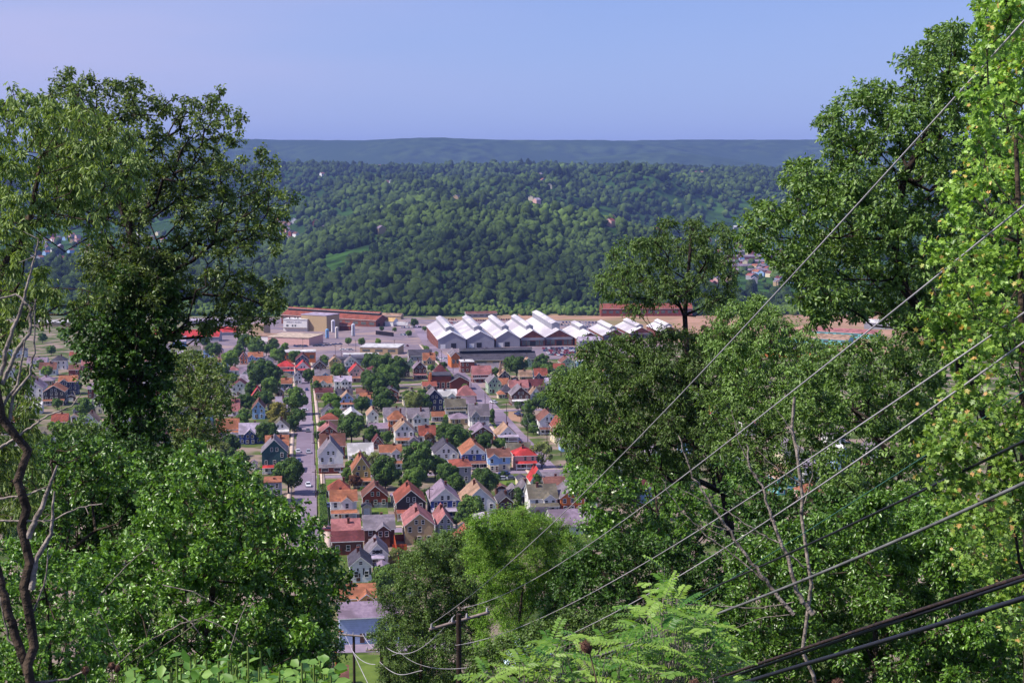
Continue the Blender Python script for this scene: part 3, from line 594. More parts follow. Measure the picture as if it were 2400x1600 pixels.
# close to the foot of the hill
ORD = ['first', 'second', 'third', 'fourth', 'fifth', 'sixth', 'seventh', 'eighth', 'ninth', 'tenth', 'eleventh', 'twelfth', 'thirteenth', 'fourteenth', 'fifteenth', 'sixteenth', 'seventeenth', 'eighteenth', 'nineteenth', 'twentieth'] + ['%d%s' % (i, {1: 'st', 2: 'nd', 3: 'rd'}.get(i % 10, 'th')) for i in range(21, 80)]
H(890, 1280, 70, 40, 33, 'x', 'grey', 'brown', None, None, 'on the lower street', wing=.62, depth=11)
H(815, 1300, 72, 32, 17, 'gs', 'maroon', 'brown', 'brick', None, 'facing the lower street', depth=8, chim=0)
H(812, 1264, 64, 17, 31, 'gs', 'pink', 'white', None, None, 'with sheet metal ridge on the lower street', depth=11)
H(984, 1275, 68, 44, 26, 'gf', 'pink', 'tan', None, None, 'beside the yellow-green trees', depth=13)
H(1044, 1262, 36, 34, 22, 'gf', 'pink', 'grey', None, None, 'small, beside the yellow-green trees', depth=14)
H(1150, 1262, 56, 34, 26, 'hip', 'lilac', 'white', 'brick', None, 'half hidden by the yellow-green trees', depth=12)
H(1095, 1300, 50, 34, 22, 'gf', 'rust', 'white', None, None, 'hidden behind the yellow-green trees')
H(885, 1326, 50, 26, 24, 'gf', 'grey', 'white', None, None, 'with round attic window', depth=10, floors=1)
H(846, 1364, 50, 38, 20, 'gf', 'charcoal', 'white', None, None, 'with black shutters', depth=10)
H(884, 1330, 26, 22, 10, 'hip', 'lilac', 'white', None, None, 'garage behind the shuttered house', chim=0, floors=1, name='garage')
H(838, 1446, 84, 44, 28, 'x', 'orange', 'yellow', None, 'orange', 'above the road at the hill foot', wing=.75, depth=9)
H(866, 1508, 138, 62, 34, 'gs', 'mauve', 'bluegrey', None, None, 'on the road at the hill foot', depth=9, floors=2)
H(640, 1182, 40, 50, 18, 'flat', 'orange', 'grey', 'tan', None, 'at the left kerb below the round tree', depth=9)
H(610, 1200, 40, 20, 24, 'gs', 'orange', 'tan', None, None, 'behind the left kerb shrubs')
for i, (x, y, r, w_, l, t) in enumerate([(1440, 1130, 'grey', 'white', None, 'gf'), (1500, 1180, 'maroon', 'lightblue', None, 'gs'), (1455, 1030, 'pink', 'cream', None, 'gf'), (1540, 1090, 'lilac', 'white', None, 'gf'), (1620, 1060, 'grey', 'lightblue', None, 'x'), (1560, 980, 'grey', 'white', None, 'gf'), (1480, 940, 'orange', 'white', None, 'gs'), (1680, 1000, 'red', 'white', None, 'gf'), (1760, 1020, 'pink', 'white', None, 'gs'), (1720, 1080, 'brown', 'cream', 'white', 'gf'), (1850, 1160, 'tan', 'aqua', None, 'gf'), (1910, 1130, 'lilac', 'white', 'grey', 'gs'), (1905, 1180, 'orange', 'pink', None, 'hip'), (1980, 1100, 'white', 'lightblue', None, 'gf'), (1860, 1090, 'grey', 'cream', None, 'gf'), (1960, 1040, 'mauve', 'white', None, 'x'), (2060, 1090, 'grey', 'white', 'brick', 'gf'), (1650, 940, 'brown', 'white', None, 'gf'), (1750, 930, 'grey', 'tan', None, 'gs'), (1420, 900, 'tan', 'white', None, 'gf'), (1500, 880, 'grey', 'lightblue', 'grey', 'gs')]):
    H(x, y, K(y) * 8.2, K(y) * (5.4 if i % 3 else 3.6), K(y) * 3.1, t, r, w_, l, None, f'glimpsed through right-hand trees, {ORD[i]}')
# further houses packed between the ones above
frn = np.random.default_rng(31); H0 = list(HOUSES); nfl = 0
AV = np.array([(1400, 1240), (1300, 1120), (1236, 1050), (1196, 1008), (1138, 943), (1078, 878), (1050, 850), (1000, 800)], float)
for _ in range(6000):
    if nfl >= 74: break
    left = nfl < 44; x, yb = (frn.uniform(10, 560), frn.uniform(835, 1060)) if left else (frn.uniform(560, 1400), frn.uniform(875, 1010)); k = K(yb); wpx = frn.uniform(6.5, 8.5) * k
    if any(abs(x - h[0]) < (h[2] + wpx) * .56 and -9 < (h[1] - yb) / k * 1.0 < 26 and abs(h[1] - yb) < 34 + (h[1] - 900) * .06 for h in H0): continue
    if abs(x - 716) < 10 * k or any(abs(yb - 2 - (yy + (760 - x) * .024)) < 9 for yy in (907, 968, 1014)) or abs(x - np.interp(yb, AV[::-1, 1], AV[::-1, 0])) < 13 * k or (x > 1180 and yb > 960 and x < 1225): continue
    near = min([q for q in H0 if q[6] and 'glimpsed' not in q[6]], key=lambda h: abs(h[0] - x) + 2 * abs(h[1] - yb)); rel = 'left of' if x < near[0] else 'right of'
    rf = ['grey', 'mauve', 'brown', 'charcoal', 'tan', 'lilac', 'maroon', 'olive', 'rust'][int(frn.integers(0, 9))]; wl = ['white', 'cream', 'white', 'tan', 'grey', 'brick', 'lightblue', 'white'][int(frn.integers(0, 8))]
    loc = f'{rel} the {REF(near, 6)}'
    if len(loc.split()) > 10: continue
    ty = ['gf', 'gf', 'x', 'gs', 'hip'][int(frn.integers(0, 5))]; chk = f"{wl} house with {rf} {dict(gf='gable', gs='side-gabled', x='cross-gabled', hip='hipped')[ty]} roof {loc}".replace('lightblue', 'light blue')
    if chk in LABELS: continue
    house(x, yb, wpx, k * frn.uniform(4.2, 5.6), k * frn.uniform(2.4, 3.4), ty, rf, wl, None, 'deck' if frn.random() < .4 and yb > 925 else None, loc, depth=frn.uniform(8, 11)); HOUSES[-1] = HOUSES[-1][:6] + ('',); H0.append(HOUSES[-1][:5] + (f'{wl} house with {rf} roof such',) + ('',)); nfl += 1
# back-yard sheds and garages
srd = np.random.default_rng(5); HN = list(HOUSES); nsh = 0; SP = []
for h in HN:
    if not h[6] or h[1] < 890 or nsh > 46 or srd.random() < .25 or 'glimpsed' in h[3]: continue
    sd = 1 if srd.random() < .6 else -1; x = h[0] + sd * (h[2] * .62 + K(h[1]) * 2.2); yb = h[1] - K(h[1]) * srd.uniform(.3, 2.2)
    if any(abs(x - q[0]) < q[2] * .5 + 2.4 * K(yb) and -1.5 < (q[1] - yb) / K(yb) < 4 for q in HN) or any(abs(x - a) < 25 and abs(yb - b) < 15 for a, b in SP) or abs(x - 716) < 8 * K(yb): continue
    a = np.array([(1300, 1120), (1236, 1050), (1196, 1008), (1138, 943), (1078, 878), (1050, 850)], float)
    if abs(x - np.interp(yb, a[::-1, 1], a[::-1, 0])) < 11 * K(yb): continue
    rf = ['grey', 'brown', 'charcoal', 'mauve', 'tan', 'pink'][int(srd.integers(0, 6))]; wl = ['white', 'grey', 'cream', 'tan', 'brown'][int(srd.integers(0, 5))]
    lab = f'small {wl} shed with {rf} roof beside the {REF(h, 8)}'
    if lab in LABELS: continue
    r0 = thing('yard_shed', lab, 'shed', G(x, yb), YAW, 'sheds and garages in the back yards'); w2 = srd.uniform(1.3, 2.4); d2 = srd.uniform(3, 5.5); e2 = srd.uniform(2.1, 2.7); b = MB(); walls(b, -w2, w2, 0, d2, 0, e2, .9, 'y'); b.build('wall', [wallm(wl)] * 3, r0)
    b = MB(); gable_roof(b, -w2, w2, 0, d2, e2, .9, ov=.25, t=.12); b.build('roof', [roofm(rf), TRIM], r0); b = MB(); b.box(-w2 * .6, w2 * .6, -.05, -.01, 0, e2 - .35); b.build('door', [TRIM if wl != 'white' else DOORM], r0); nsh += 1; SP.append((x, yb)); HOUSES.append((x, yb, K(yb) * 2 * w2, lab, r0, f'{wl} shed', ''))
# ---------------------------------------------------------------- larger buildings
def big(name, label, x, yb, yaw=0): return thing(name, label, name.replace('_', ' '), G(x, yb), YAW + yaw)
MW = mat('mill_roof_sheet', (212, 208, 208), (184, 180, 184), rough=.6, scale=.07, stripe=(0, .5, .16), detail=8, col3=(166, 158, 166), scale3=.03)
MG = mat('mill_grey_sheet', (150, 148, 156), (138, 136, 146), rough=.6, scale=.2, stripe=(0, 1.2, .2)); MBK = mat('mill_brick', (122, 70, 56), (98, 56, 48), scale=.5)
DARK = mat('dark_opening', (34, 30, 34), scale=1); GLZ = mat('mill_glazing', (92, 98, 100), (60, 66, 66), rough=.3, scale=.6, spec=.5); RUST = mat('rusty_sheet', (134, 76, 56), (104, 56, 44), scale=.4, detail=8)
def mill(x0, x1, yb, front, wing, label, dep=104, mon=True, eh=7.4, rh=6.0, monh=3.2, mony0=16):
    k = K(yb); wd = (x1 - x0) / k; r = big('mill_shed', label, (x0 + x1) / 2, yb); b = MB(); f = MB(); h = wd / 2
    walls(b, -h, h, .06, dep, -3, eh, rh, 'y', 0, 0, 0); b.build('wall', [MBK], r)
    f.box(-h, h, -.2, .04, -2, eh); f.poly([(-h, -.2, eh), (h, -.2, eh), (0, -.2, eh + rh)], 1 if wing else 0); f.build('front_wall', [MG if front == 'grey' else MBK, RUST], r)
    q = MB(); gable_roof(q, -h, h, -.2, dep, eh, rh, ov=.5, t=.25); ro = q.build('roof', [MW, TRIM], r)
    if mon:
        m = MB(); mw = wd * .15; zb = eh + rh * (1 - mw / h) - .3
        walls(m, -mw, mw, mony0, dep - 2, zb, eh + rh + monh - 1.4, 1.4, 'y', 0, 0, 0, base=zb); mo = m.build('monitor', [MG], ro)
        q = MB(); gable_roof(q, -mw, mw, mony0, dep - 2, eh + rh + monh - 1.4, 1.4, ov=.4, t=.15); q.build('monitor_roof', [MW, TRIM], mo)
    dr = MB(); dx = random.uniform(-.1, .25) * wd
    if front == 'grey':
        dr.box(dx - 2.1, dx + 2.1, -.3, -.21, 0, 4.3); dr.build('door', [DARK], r)
        p = MB(); p.box(-h + 2, -h + 6, -.3, -.21, 0, 3.6); p.build('door', [TRIM], r)
    else:
        dr.box(-2.4, 2.4, -.3, -.21, 0, 4.4); dr.build('door', [DARK], r)
        p = MB(); p.box(-h, h, -.34, -.21, 5.3, eh - .02); p.build('band', [MG], r)
        for xx in (-h + 2.6, -h + 6.2, h - 6.2, h - 2.6):
            p = MB(); p.box(xx - 1.5, xx + 1.5, -.3, -.21, 1.0, 5.2); p.build('window', [GLZ], r)
    return r
mill(1026.7, 1092, 816.5, 'grey', 0, 'leftmost of the grey-fronted mill sheds with white roof and roof vents')
mill(1094, 1158.4, 814.8, 'grey', 0, 'second mill shed from the left with white roof and dark door')
mill(1162.4, 1218.6, 813, 'grey', 0, 'third mill shed from the left, grey front, white roof, raised monitor')
mill(1220.6, 1276.7, 811.5, 'brick', 1, 'fourth mill shed from the left with rusty brown gable and brick front')
mill(1277.8, 1343, 810, 'brick', 1, 'widest rusty-gabled mill shed at the right end of the row of five', dep=120, monh=5)
mill(1354, 1412, 812, 'brick', 0, 'lower white-roofed mill shed standing apart right of the five', dep=70, mony0=30, rh=5, eh=6.5)
mill(1412, 1470, 802, 'brick', 1, 'white-roofed brick shed just left of the slender oak trunk', dep=60, rh=5, eh=6, mony0=6, monh=2.5)
mill(1476, 1530, 796, 'brick', 1, 'white-roofed brick shed behind the slender oak trunk', dep=60, rh=5, eh=6, mony0=6, monh=2.5)
mill(1546, 1596, 792, 'brick', 1, 'white-roofed brick shed right of the slender oak trunk', dep=50, rh=4.5, eh=6, mony0=6, monh=2)
def shed(name, label, x, yb, wm, dm, eh, rh, roof, wall, yaw=0, ax='x', wins=0, mon=0):
    r = big(name, label, x, yb, yaw); b = MB(); h = wm / 2; walls(b, -h, h, 0, dm, 0, eh, rh, ax); b.build('wall', [wallm(wall)] * 3 if isinstance(wall, str) else [wall] * 3, r)
    q = MB()
    if rh: gable_roof(q, -h, h, 0, dm, eh, rh, ov=.5, t=.25, axis=ax)
    else: q.box(-h - .3, h + .3, -.3, dm + .3, eh + .02, eh + .7, 1, top=0)
    ro = q.build('roof', [roofm(roof), TRIM if rh else roofm(roof)], r)
    if mon:
        m = MB(); c = dm / 2; m.box(-h + 2, h - 2, c - 2.2, c + 2.2, eh + rh - 2, eh + rh + 1.8); mo = m.build('monitor', [DARK], ro)
        q = MB(); gable_roof(q, -h + 2, h - 2, c - 2.3, c + 2.3, eh + rh + 1.8, 1.0, ov=.5, t=.2, axis='x'); q.build('monitor_roof', [roofm(roof), TRIM], mo)
    for i in range(wins):
        p = MB(); xx = -h + wm * (i + .5) / wins; p.box(xx - wm / wins * .3, xx + wm / wins * .3, -.08, -.01, eh * .4, eh * .75); p.build('window', [GLZ], r)
    for side in (0, 1):
        if ax == 'x' and not isinstance(wall, str) or name == 'factory_hall':
            p = MB(); p.box(h + .01, h + .1, dm * (.25 + .4 * side) - 1.6, dm * (.25 + .4 * side) + 1.6, 1, 4.5) ; p.build('door', [DARK], r)
    return r
shed('grey_shed', 'long low shed with dark grey roof in front of the white mills', 1166, 858, 55, 20, 4.6, 4.2, 'charcoal', 'tan', wins=5, mon=1)
e = shed('brick_gable_house', 'orange brick gable end at the head of the long grey shed', 1068, 862, 6, 24, 8, 3, 'grey', 'orange', ax='y', wins=2)
shed('grey_annex', 'grey metal annex before the lower white mill shed', 1382, 818, 17, 12, 7, 2.5, 'lilac', MG, wins=0)
shed('brown_store', 'long low store with brown roof beyond the mill roofs', 1129, 744, 36, 12, 4.4, 2.2, 'brown', 'grey', yaw=.04, wins=5)
r = shed('brick_works', 'big red-roofed brick works with pale gable end in the brown field', 1516, 741, 108, 20, 9, 5, 'rust', 'brick', yaw=-.10, wins=14)
shed('factory_hall', 'long rust-orange factory hall with clerestory strip', 768, 762, 122, 24, 8, 4.8, 'rust', MBK, yaw=-YAW - math.radians(29), wins=12, mon=1)
shed('brick_lean_to', 'low brick annex with rust roof against the long factory hall', 803, 774, 17, 10, 5, 2.2, 'rust', 'brick', yaw=-.5)
shed('cream_block', 'tall windowless cream block with pale roof beside the factory hall', 736, 776, 30, 22, 15.5, 0, 'lilac', 'tan', yaw=-.62)
wb = shed('white_works', 'white flat-roofed works with dark lettering on its upper wall', 692, 776, 24, 17, 11, 0, 'white', 'white', yaw=-.30)
lt = mat('sign_letters', (50, 44, 96), scale=2)
sg = MB(); xx = -8.6
for i, (lw, lh) in enumerate([(1.0, 1.1), (.6, .8), (.5, 1.1), (.5, 1.1), (.5, .8), (.9, .8), (.8, .8), (.7, .8), (0, 0), (.7, 1.1), (.6, .8), (.5, .8), (.7, .8), (.8, 1.1), (.5, .8), (.6, .8), (.7, .8)]):
    if lw:
        sg.box(xx, xx + .16, -.08, -.01, 8.2, 8.2 + lh); sg.box(xx + .16, xx + lw, -.08, -.01, 8.2 + lh - .2, 8.2 + lh)
        sg.box(xx + lw - .16, xx + lw, -.08, -.01, 8.2 + (.35 if i % 3 else 0), 8.2 + lh - .2)
        if i % 2: sg.box(xx + .16, xx + lw, -.08, -.01, 8.2, 8.36)
    xx += (lw or .6) + .26
sg.build('lettering', [lt], wb)
bk = MB(); bk.box(-11.5, 11.5, -2.2, -.02, 3.2, 3.6); bk.build('canopy', [DECK], wb)
for i in range(4):
    v = MB(); v.cyl(-7 + i * 4.2, 5 + (i % 2) * 4, 11.7, 13.4, .55); v.build('roof_vent', [DARK], wb)
for x, wd_ in ((-9, 2.2), (-3.4, 1.6), (-.6, 1.6)):
    p = MB(); p.box(x, x + wd_, -.08, -.01, 4.6, 6.4); p.build('window', [GLZ], wb)
shed('cream_roofed_workshop', 'broad low workshop with cream flat roof above the car park', 676, 808, 38, 30, 6.0, 0, 'cream', 'pink', yaw=-.42, wins=0)
shed('pale_workshop', 'pale low workshop left of the cream roofed one', 607, 800, 26, 20, 4.5, 0, 'tan', 'white', yaw=-.35)
shed('tan_block', 'tall tan block behind the drooping branch', 604, 788, 13, 12, 10, 0, 'tan', 'tan', yaw=-.5)
shed('red_roofed_hall', 'red roofed hall glimpsed through the left tree', 432, 800, 60, 18, 4, 5, 'red', 'grey', yaw=-.1)
shed('red_roofed_store', 'red roofed store seen through leaves left of the tan block', 520, 786, 26, 16, 3, 4, 'red', 'grey', yaw=-.1)
shed('pale_hall', 'pale flat hall glimpsed beyond the left tree', 500, 764, 60, 24, 5, 0, 'lilac', 'grey', yaw=-.1)
shed('pale_depot', 'pale flat depot beyond the dead tree', 130, 766, 50, 24, 4, 0, 'white', 'tan')
shed('commercial_block', 'tan two-storey flat-roofed block with white cornice below the car park', 704, 850, 22, 12, 7.4, 0, 'white', 'orange', wins=4)
shed('drive_in_store', 'low store with patched white roof at the car park edge', 888, 830, 30, 22, 5, 0, 'white', 'tan', yaw=-.28, wins=3)
shed('white_garage_hall', 'white low flat building before the patched-roof store', 846, 841, 26, 8, 3, 0, 'white', 'white', yaw=-.05)
shed('dark_roofed_hall', 'long dark flat-roofed hall below the car park', 838, 856, 34, 12, 4.2, 0, 'charcoal', 'grey', wins=4)
shed('yellow_roofed_shop', 'small white workshop with yellow roof beside the factory hall', 904, 764, 17, 12, 5, 3, 'yellow', 'white', yaw=-.5)
shed('tan_store', 'low tan store beyond the yellow-roofed workshop', 905, 748, 34, 12, 4, 2.2, 'tan', 'tan', yaw=-.35)
shed('green_roofed_hall', 'long hall with pale roof glimpsed through the right trees', 1905, 806, 60, 20, 5, 3, 'tan', 'aqua', yaw=-.62, wins=8)
shed('grey_roofed_hall', 'grey hall with orange brick wall glimpsed through the right trees', 1850, 838, 50, 24, 7, 3, 'charcoal', 'orange', yaw=-.62, wins=5)
shed('pink_roofed_hall', 'long hall with pinkish roof behind the green-walled one', 1975, 792, 60, 18, 5, 2.5, 'pink', 'aqua', yaw=-.62, wins=8)
shed('white_roofed_depot', 'white-roofed depot by the right maple edge', 2085, 772, 50, 20, 6, 2.5, 'white', 'grey', yaw=-.5)
bh = shed('brick_hall', 'brick hall with flat roof beside the avenue', 1033, 914, 12.5, 14, 8.2, 0, 'charcoal', 'brick', wins=0)
for i in range(4):
    add_window(bh, -4.6 + i * 3.0, 0, 1.2, 1.5, 3.2, 0, True)
t = MB(); t.box(-6.6, -5.4, -1, .6, -2, 10.5); t.build('stair_tower', [wallm('orange')], bh)
shed('brick_annex', 'sloping brick annex right of the brick hall', 1078, 914, 11, 12, 5, 3, 'charcoal', 'brick', ax='y')
sp = MB(); g = HOUSES and [h for h in HOUSES if 'little spire' in h[3]][0][4]
sp.box(-3.2, -1.8, 1, 2.4, 3, 8.4); sp.prism([(-3.5, 8.4), (-1.5, 8.4), (-2.5, 13.5)], .9, 2.5); sp.build('spire', [roofm('tan')], g)
# shutters and round window on the two nearest white houses
for h in HOUSES:
    if 'black shutters' in h[3]:
        for x in (-2.35, -.75, .75, 2.35):
            s = MB(); s.box(x - .2, x + .2, -.06, -.01, 0, 1.7); s.build('shutter', [mat('black_shutter', (24, 22, 28))], h[4], (0, 0, 2.0))
    if 'round attic' in h[3]:
        s = MB(); s.prism([(.75 * math.cos(a * .524), .5 * math.sin(a * .524)) for a in range(12)], -.1, -.01); s.build('round_window', [PANE], h[4], (0, 0, 3.9))
# silos, tanks
for i, (x, yb, hp, r, c, l) in enumerate([(781, 779, 28, 1.9, (214, 210, 220), 'tallest white silo beside the cream block'), (789.5, 793, 26, 1.5, (222, 212, 206), 'white silo right in front of the tallest one'), (767, 793, 21, 1.5, (112, 166, 220), 'light blue silo in the works yard'), (828, 788, 28, 1.6, (204, 208, 222), 'lone white silo at the right of the yard')]):
    r0 = thing('silo', l, 'silo', G(x, yb)); h = hp / K(yb); b = MB(); b.cyl(0, 0, .6, h, r, r, 16); b.cyl(0, 0, h, h + .7, r, r * .3, 16)
    b.build('tank', [mat('silo_%d' % i, c, scale=.3, rough=.5)], r0); b = MB()
    for a in range(4): b.box(r * .7 * (1 if a % 2 else -1) - .12, r * .7 * (1 if a % 2 else -1) + .12, r * .7 * (1 if a > 1 else -1) - .12, r * .7 * (1 if a > 1 else -1) + .12, -.5, .8)
    b.box(-r * .3, r * .3, -r - .15, -r - .02, 0, h); b.build('stand', [mat('steel_grey', (110, 110, 120))], r0)
bt = mat('black_tank', (44, 36, 42), rough=.5)
ORD = ['first', 'second', 'third', 'fourth', 'fifth', 'sixth', 'seventh', 'eighth', 'ninth', 'tenth', 'eleventh', 'twelfth', 'thirteenth', 'fourteenth', 'fifteenth', 'sixteenth', 'seventeenth', 'eighteenth', 'nineteenth', 'twentieth'] + ['%d%s' % (i, {1: 'st', 2: 'nd', 3: 'rd'}.get(i % 10, 'th')) for i in range(21, 80)]
proto = None
for i in range(12):
    p = G(883 + i * 3.4, 784 + i * .4)
    if proto is None:
        b = MB(); b.cyl(0, 0, 0, 3.6, 1.0, 1.0, 12); b.cyl(0, 0, 3.6, 3.9, 1.0, .3, 12); o = b.build('storage_tank', [bt]); proto = o
    else: o = proto.copy(); COL.objects.link(o)
    o.location = p; tag(o, f'black upright tank, {ORD[i]} from the left in the tank row', 'tank', 'black tanks beside the works road')
# ---------------------------------------------------------------- distant houses on the valley floors and hills
def surf(x, y, y0=1600, y1=9000):
    Ys = np.linspace(y0, y1, 900); d = FW + (x - 1200) / F * RT - (y - 800) / F * UP; t = Ys / d[1]; z = HC + t * d[2]; X = t * d[0]
    zz = Z(X, Ys); df = z - zz; k = np.argmax(df <= 1.0) if (df <= 1.0).any() else int(np.argmin(np.where(Ys > 4500, df, 1e9))); return np.array([X[k], Ys[k], float(zz[k])])
_far = {}; FARXY = []
FC = ['white', 'cream', 'pink', 'lightblue', 'tan', 'brick', 'grey']; FR = ['grey', 'brown', 'pink', 'mauve', 'orange', 'maroon', 'lilac', 'rust', 'charcoal']
def far_house(x, y, wall, roof, label, group, rz, s=1.0, name='distant_house', ext=None):
    k = (wall, roof)
    if k not in _far:
        b = MB(); walls(b, -4.5, 4.5, -5.5, 5.5, 0, 6, 3, 'y', base=-4); r = MB(); gable_roof(r, -4.5, 4.5, -5.5, 5.5, 6, 3)
        wn = MB()
        for yy in (-5.56,):
            for xx in (-2.6, 0, 2.6): wn.box(xx - .6, xx + .6, yy, yy + .05, 3.6, 5.1); wn.box(xx - .6, xx + .6, yy, yy + .05, .8, 2.3)
        _far[k] = (b.data('wall', [wallm(wall)] * 3), r.data('roof', [roofm(roof), TRIM]), wn.data('window_row', [PANE]))
    a, b, c = _far[k]
    q_ = surf(x, y) if ext is None else ext; FARXY.append((q_[0], q_[1], s))
    o = thing(name, label, 'house', q_, rz, group, scale=s); link('wall', a, o); link('roof', b, o)
    return o
def cluster(pts, group, phrase, s=1.0):
    used = {}
    for i, (x, y) in enumerate(sorted(pts)):
        wl = FC[int(rng.integers(0, len(FC)))]; rf = FR[int(rng.integers(0, len(FR)))]
        k = (wl, rf); n = used.get(k, 0); used[k] = n + 1
        lab = f'far {wl} house with {rf} roof {phrase}' + ('' if n == 0 else f', {ORD[n]} from left')
        far_house(x, y, wl, rf, lab.replace('lightblue', 'light blue'), group, rng.uniform(-.8, .8), s)
pr = [(1660 + rng.uniform(0, 250), 560 + rng.uniform(0, 112)) for _ in range(85)]
cluster(pr, 'houses of the distant valley at the right', 'in the right-hand valley', 1.15)
pl = [(60 + rng.uniform(0, 330), 545 + rng.uniform(0, 72)) for _ in range(70)]
cluster(pl, 'houses of the distant valley at the left', 'in the left-hand valley', 1.15)
cluster([(652, 522), (664, 530), (676, 527), (690, 521), (672, 543), (660, 552), (684, 552), (672, 562), (694, 556), (640, 548), (740, 526), (764, 538), (812, 520), (646, 570), (630, 560)], 'houses in the wooded notch', 'in the notch by the left tree', 1.3)
cluster([(845, 396), (858, 392), (868, 396), (880, 390), (890, 388), (902, 391), (974, 388), (905, 432), (918, 430), (893, 546), (1071, 470), (1081, 478), (1172, 424), (755, 412), (1266, 416), (1273, 428), (1288, 441), (1245, 470), (1258, 476), (1540, 545), (1548, 556), (1530, 550), (1555, 548), (1434, 516), (1430, 530)], 'houses scattered on the wooded hill', 'on the wooded hill', 1.45)
shed2 = [(1640, 408, 22, 'pink', 'pink', 'broad pale building on the hilltop at the right'), (1622, 421, 16, 'lilac', 'white', 'white flat building under the hilltop block'), (1732, 538, 14, 'white', 'grey', 'pale high-rise slab in the right-hand valley')]
for x, y, w_, rf, wl, lb in shed2:
    p = surf(x, y); r0 = thing('hill_building', lb, 'building', p, .1); b = MB(); b.box(-w_, w_, 0, 14, -4, 8); b.build('wall', [wallm(wl)], r0); b = MB(); gable_roof(b, -w_, w_, 0, 14, 8.02, 3, axis='x'); b.build('roof', [roofm(rf), TRIM], r0)
for i in range(4):
    p = surf(1745, 640 - i * 11, 1700, 3800); r0 = thing('terrace_block', f'long brown terrace in the right-hand valley, {ORD[i]} from the bottom', 'building', p, .02, 'long terraces in the right-hand valley'); b = MB(); b.box(-42, 42, 0, 10, -4, 6); b.build('wall', [wallm('brick')], r0); b = MB(); gable_roof(b, -42, 42, 0, 10, 6.02, 3, axis='x'); b.build('roof', [roofm('mauve'), TRIM], r0)
# ---------------------------------------------------------------- cars
CARC = dict(white=(222, 222, 228), black=(30, 30, 36), red=(150, 36, 36), silver=(164, 166, 176), blue=(44, 62, 110), maroon=(96, 34, 40), grey=(92, 94, 102))
TYRE = mat('tyre', (24, 24, 26)); _car = {}
def carm(c): return mat('paint_' + c, CARC[c], CARC[c], rough=.25, spec=.6)
def car_body(b, L=4.5, W=1.8):
    h = W / 2; lo, sh, rf = .28, .86, 1.42
    b.prism([(-L / 2, lo), (L / 2, lo), (L / 2, .7), (L / 2 - .15, sh), (-L / 2 + .1, sh + .04), (-L / 2, .6)], -h, h, 0, 0, axis='x')
def cabin(b, L=4.5, W=1.8, mi=0, roof=1):
    h = W / 2 - .12; A = [(-1.75, -h), (.95, -h), (.95, h), (-1.75, h)]; B = [(-1.2, -h + .16), (.35, -h + .16), (.35, h - .16), (-1.2, h - .16)]
    P0 = [(y, x, .86) for x, y in A]; P1 = [(y, x, 1.42) for x, y in B]
    for k in range(4): b.poly([P0[k], P0[(k + 1) % 4], P1[(k + 1) % 4], P1[k]][::-1], mi)
    b.poly(P1[::-1], roof); q = [(a, c, 1.45) for a, c, _ in P1]; b.poly(q[::-1], roof)
def car_parts(c):
    if c in _car: return _car[c]
    b = MB(); car_body(b); body = b.data('body', [carm(c)])
    g = MB(); cabin(g); cab = g.data('cabin', [PANE, carm(c)])
    wv, wf = [], []
    wmb = MB(); n = 12
    for k in range(n):
        a = 2 * math.pi * k / n; wmb.v.append((-.11, .33 * math.cos(a), .33 * math.sin(a)))
    for k in range(n):
        a = 2 * math.pi * k / n; wmb.v.append((.11, .33 * math.cos(a), .33 * math.sin(a)))
    for k in range(n): wmb.f.append((k, (k + 1) % n, n + (k + 1) % n, n + k)); wmb.m.append(0)
    wmb.f.append(tuple(range(n))[::-1]); wmb.m.append(0); wmb.f.append(tuple(range(n, 2 * n))); wmb.m.append(0)
    wh = wmb.data('wheel', [TYRE])
    s = MB(); car_body(s); i0 = len(s.v); cabin(s, mi=1, roof=0)
    for y in (-1.4, 1.4): s.box(-.93, .93, y - .32, y + .32, 0, .5, 2)
    small = s.data('parked_car', [carm(c), PANE, TYRE])
    hl = MB(); hl.box(-.17, .17, -.03, 0, -.08, .08); hm = hl.data('headlight', [TRIM])
    _car[c] = (body, cab, wh, small, hm); return _car[c]
def car_near(x, y, rz, c, label, s=1.0):
    bd, cb, wh, sm, hm = car_parts(c); r = thing('parked_car', label, 'car', G(x, y) + np.array([0, 0, .12]), rz, None, s)
    link('body', bd, r); link('cabin', cb, r)
    for a in (-1, 1):
        for b in (-1.4, 1.4): o = link('wheel', wh, r); o.location = (a * .86, b, .33)
        o = link('headlight', hm, r); o.location = (a * .6, -2.26, .62)
def car_far(x, y, rz, c, label, group):
    o = link('parked_car', car_parts(c)[3]); p = G(x, y); o.location = (p[0], p[1], p[2] + .12); o.rotation_euler = (0, 0, rz); tag(o, label, 'car', group)
RS = YAW + .04
car_near(698.5, 1060, RS, 'white', 'white car parked on the street by the teal house')
car_near(700.5, 1082, RS, 'blue', 'dark blue car parked just below the white one on the street')
car_near(698, 1190, RS, 'black', 'black car parked at the left kerb near the bottom of the street')
car_near(1157, 945, RS + .35, 'white', 'white van driving on the broad avenue', 1.15)
car_near(803, 1109, YAW + 1.35, 'silver', 'silver car parked beside the white and brick corner house')
car_near(768, 1188, YAW, 'white', 'white car in the drive left of the orange porch house')
car_near(769, 1245, YAW + 1.3, 'maroon', 'maroon car at the bottom crossing by the leafy tree')
car_near(1182, 1113, YAW + 1.5, 'blue', 'dark blue car before the light blue house')
car_near(1176, 1125, YAW + 1.5, 'silver', 'silver pickup on the cross street by the maple')
car_near(1195, 1124, YAW + 1.5, 'grey', 'grey car on the cross street by the vacant lot')
car_near(1214, 972, YAW + .5, 'blue', 'blue car on the gravel corner lot')
car_near(1221, 976, YAW + .7, 'black', 'black car on the gravel corner lot')
car_near(712, 963, YAW + 1.5, 'white', 'white car crossing the shaded upper street')
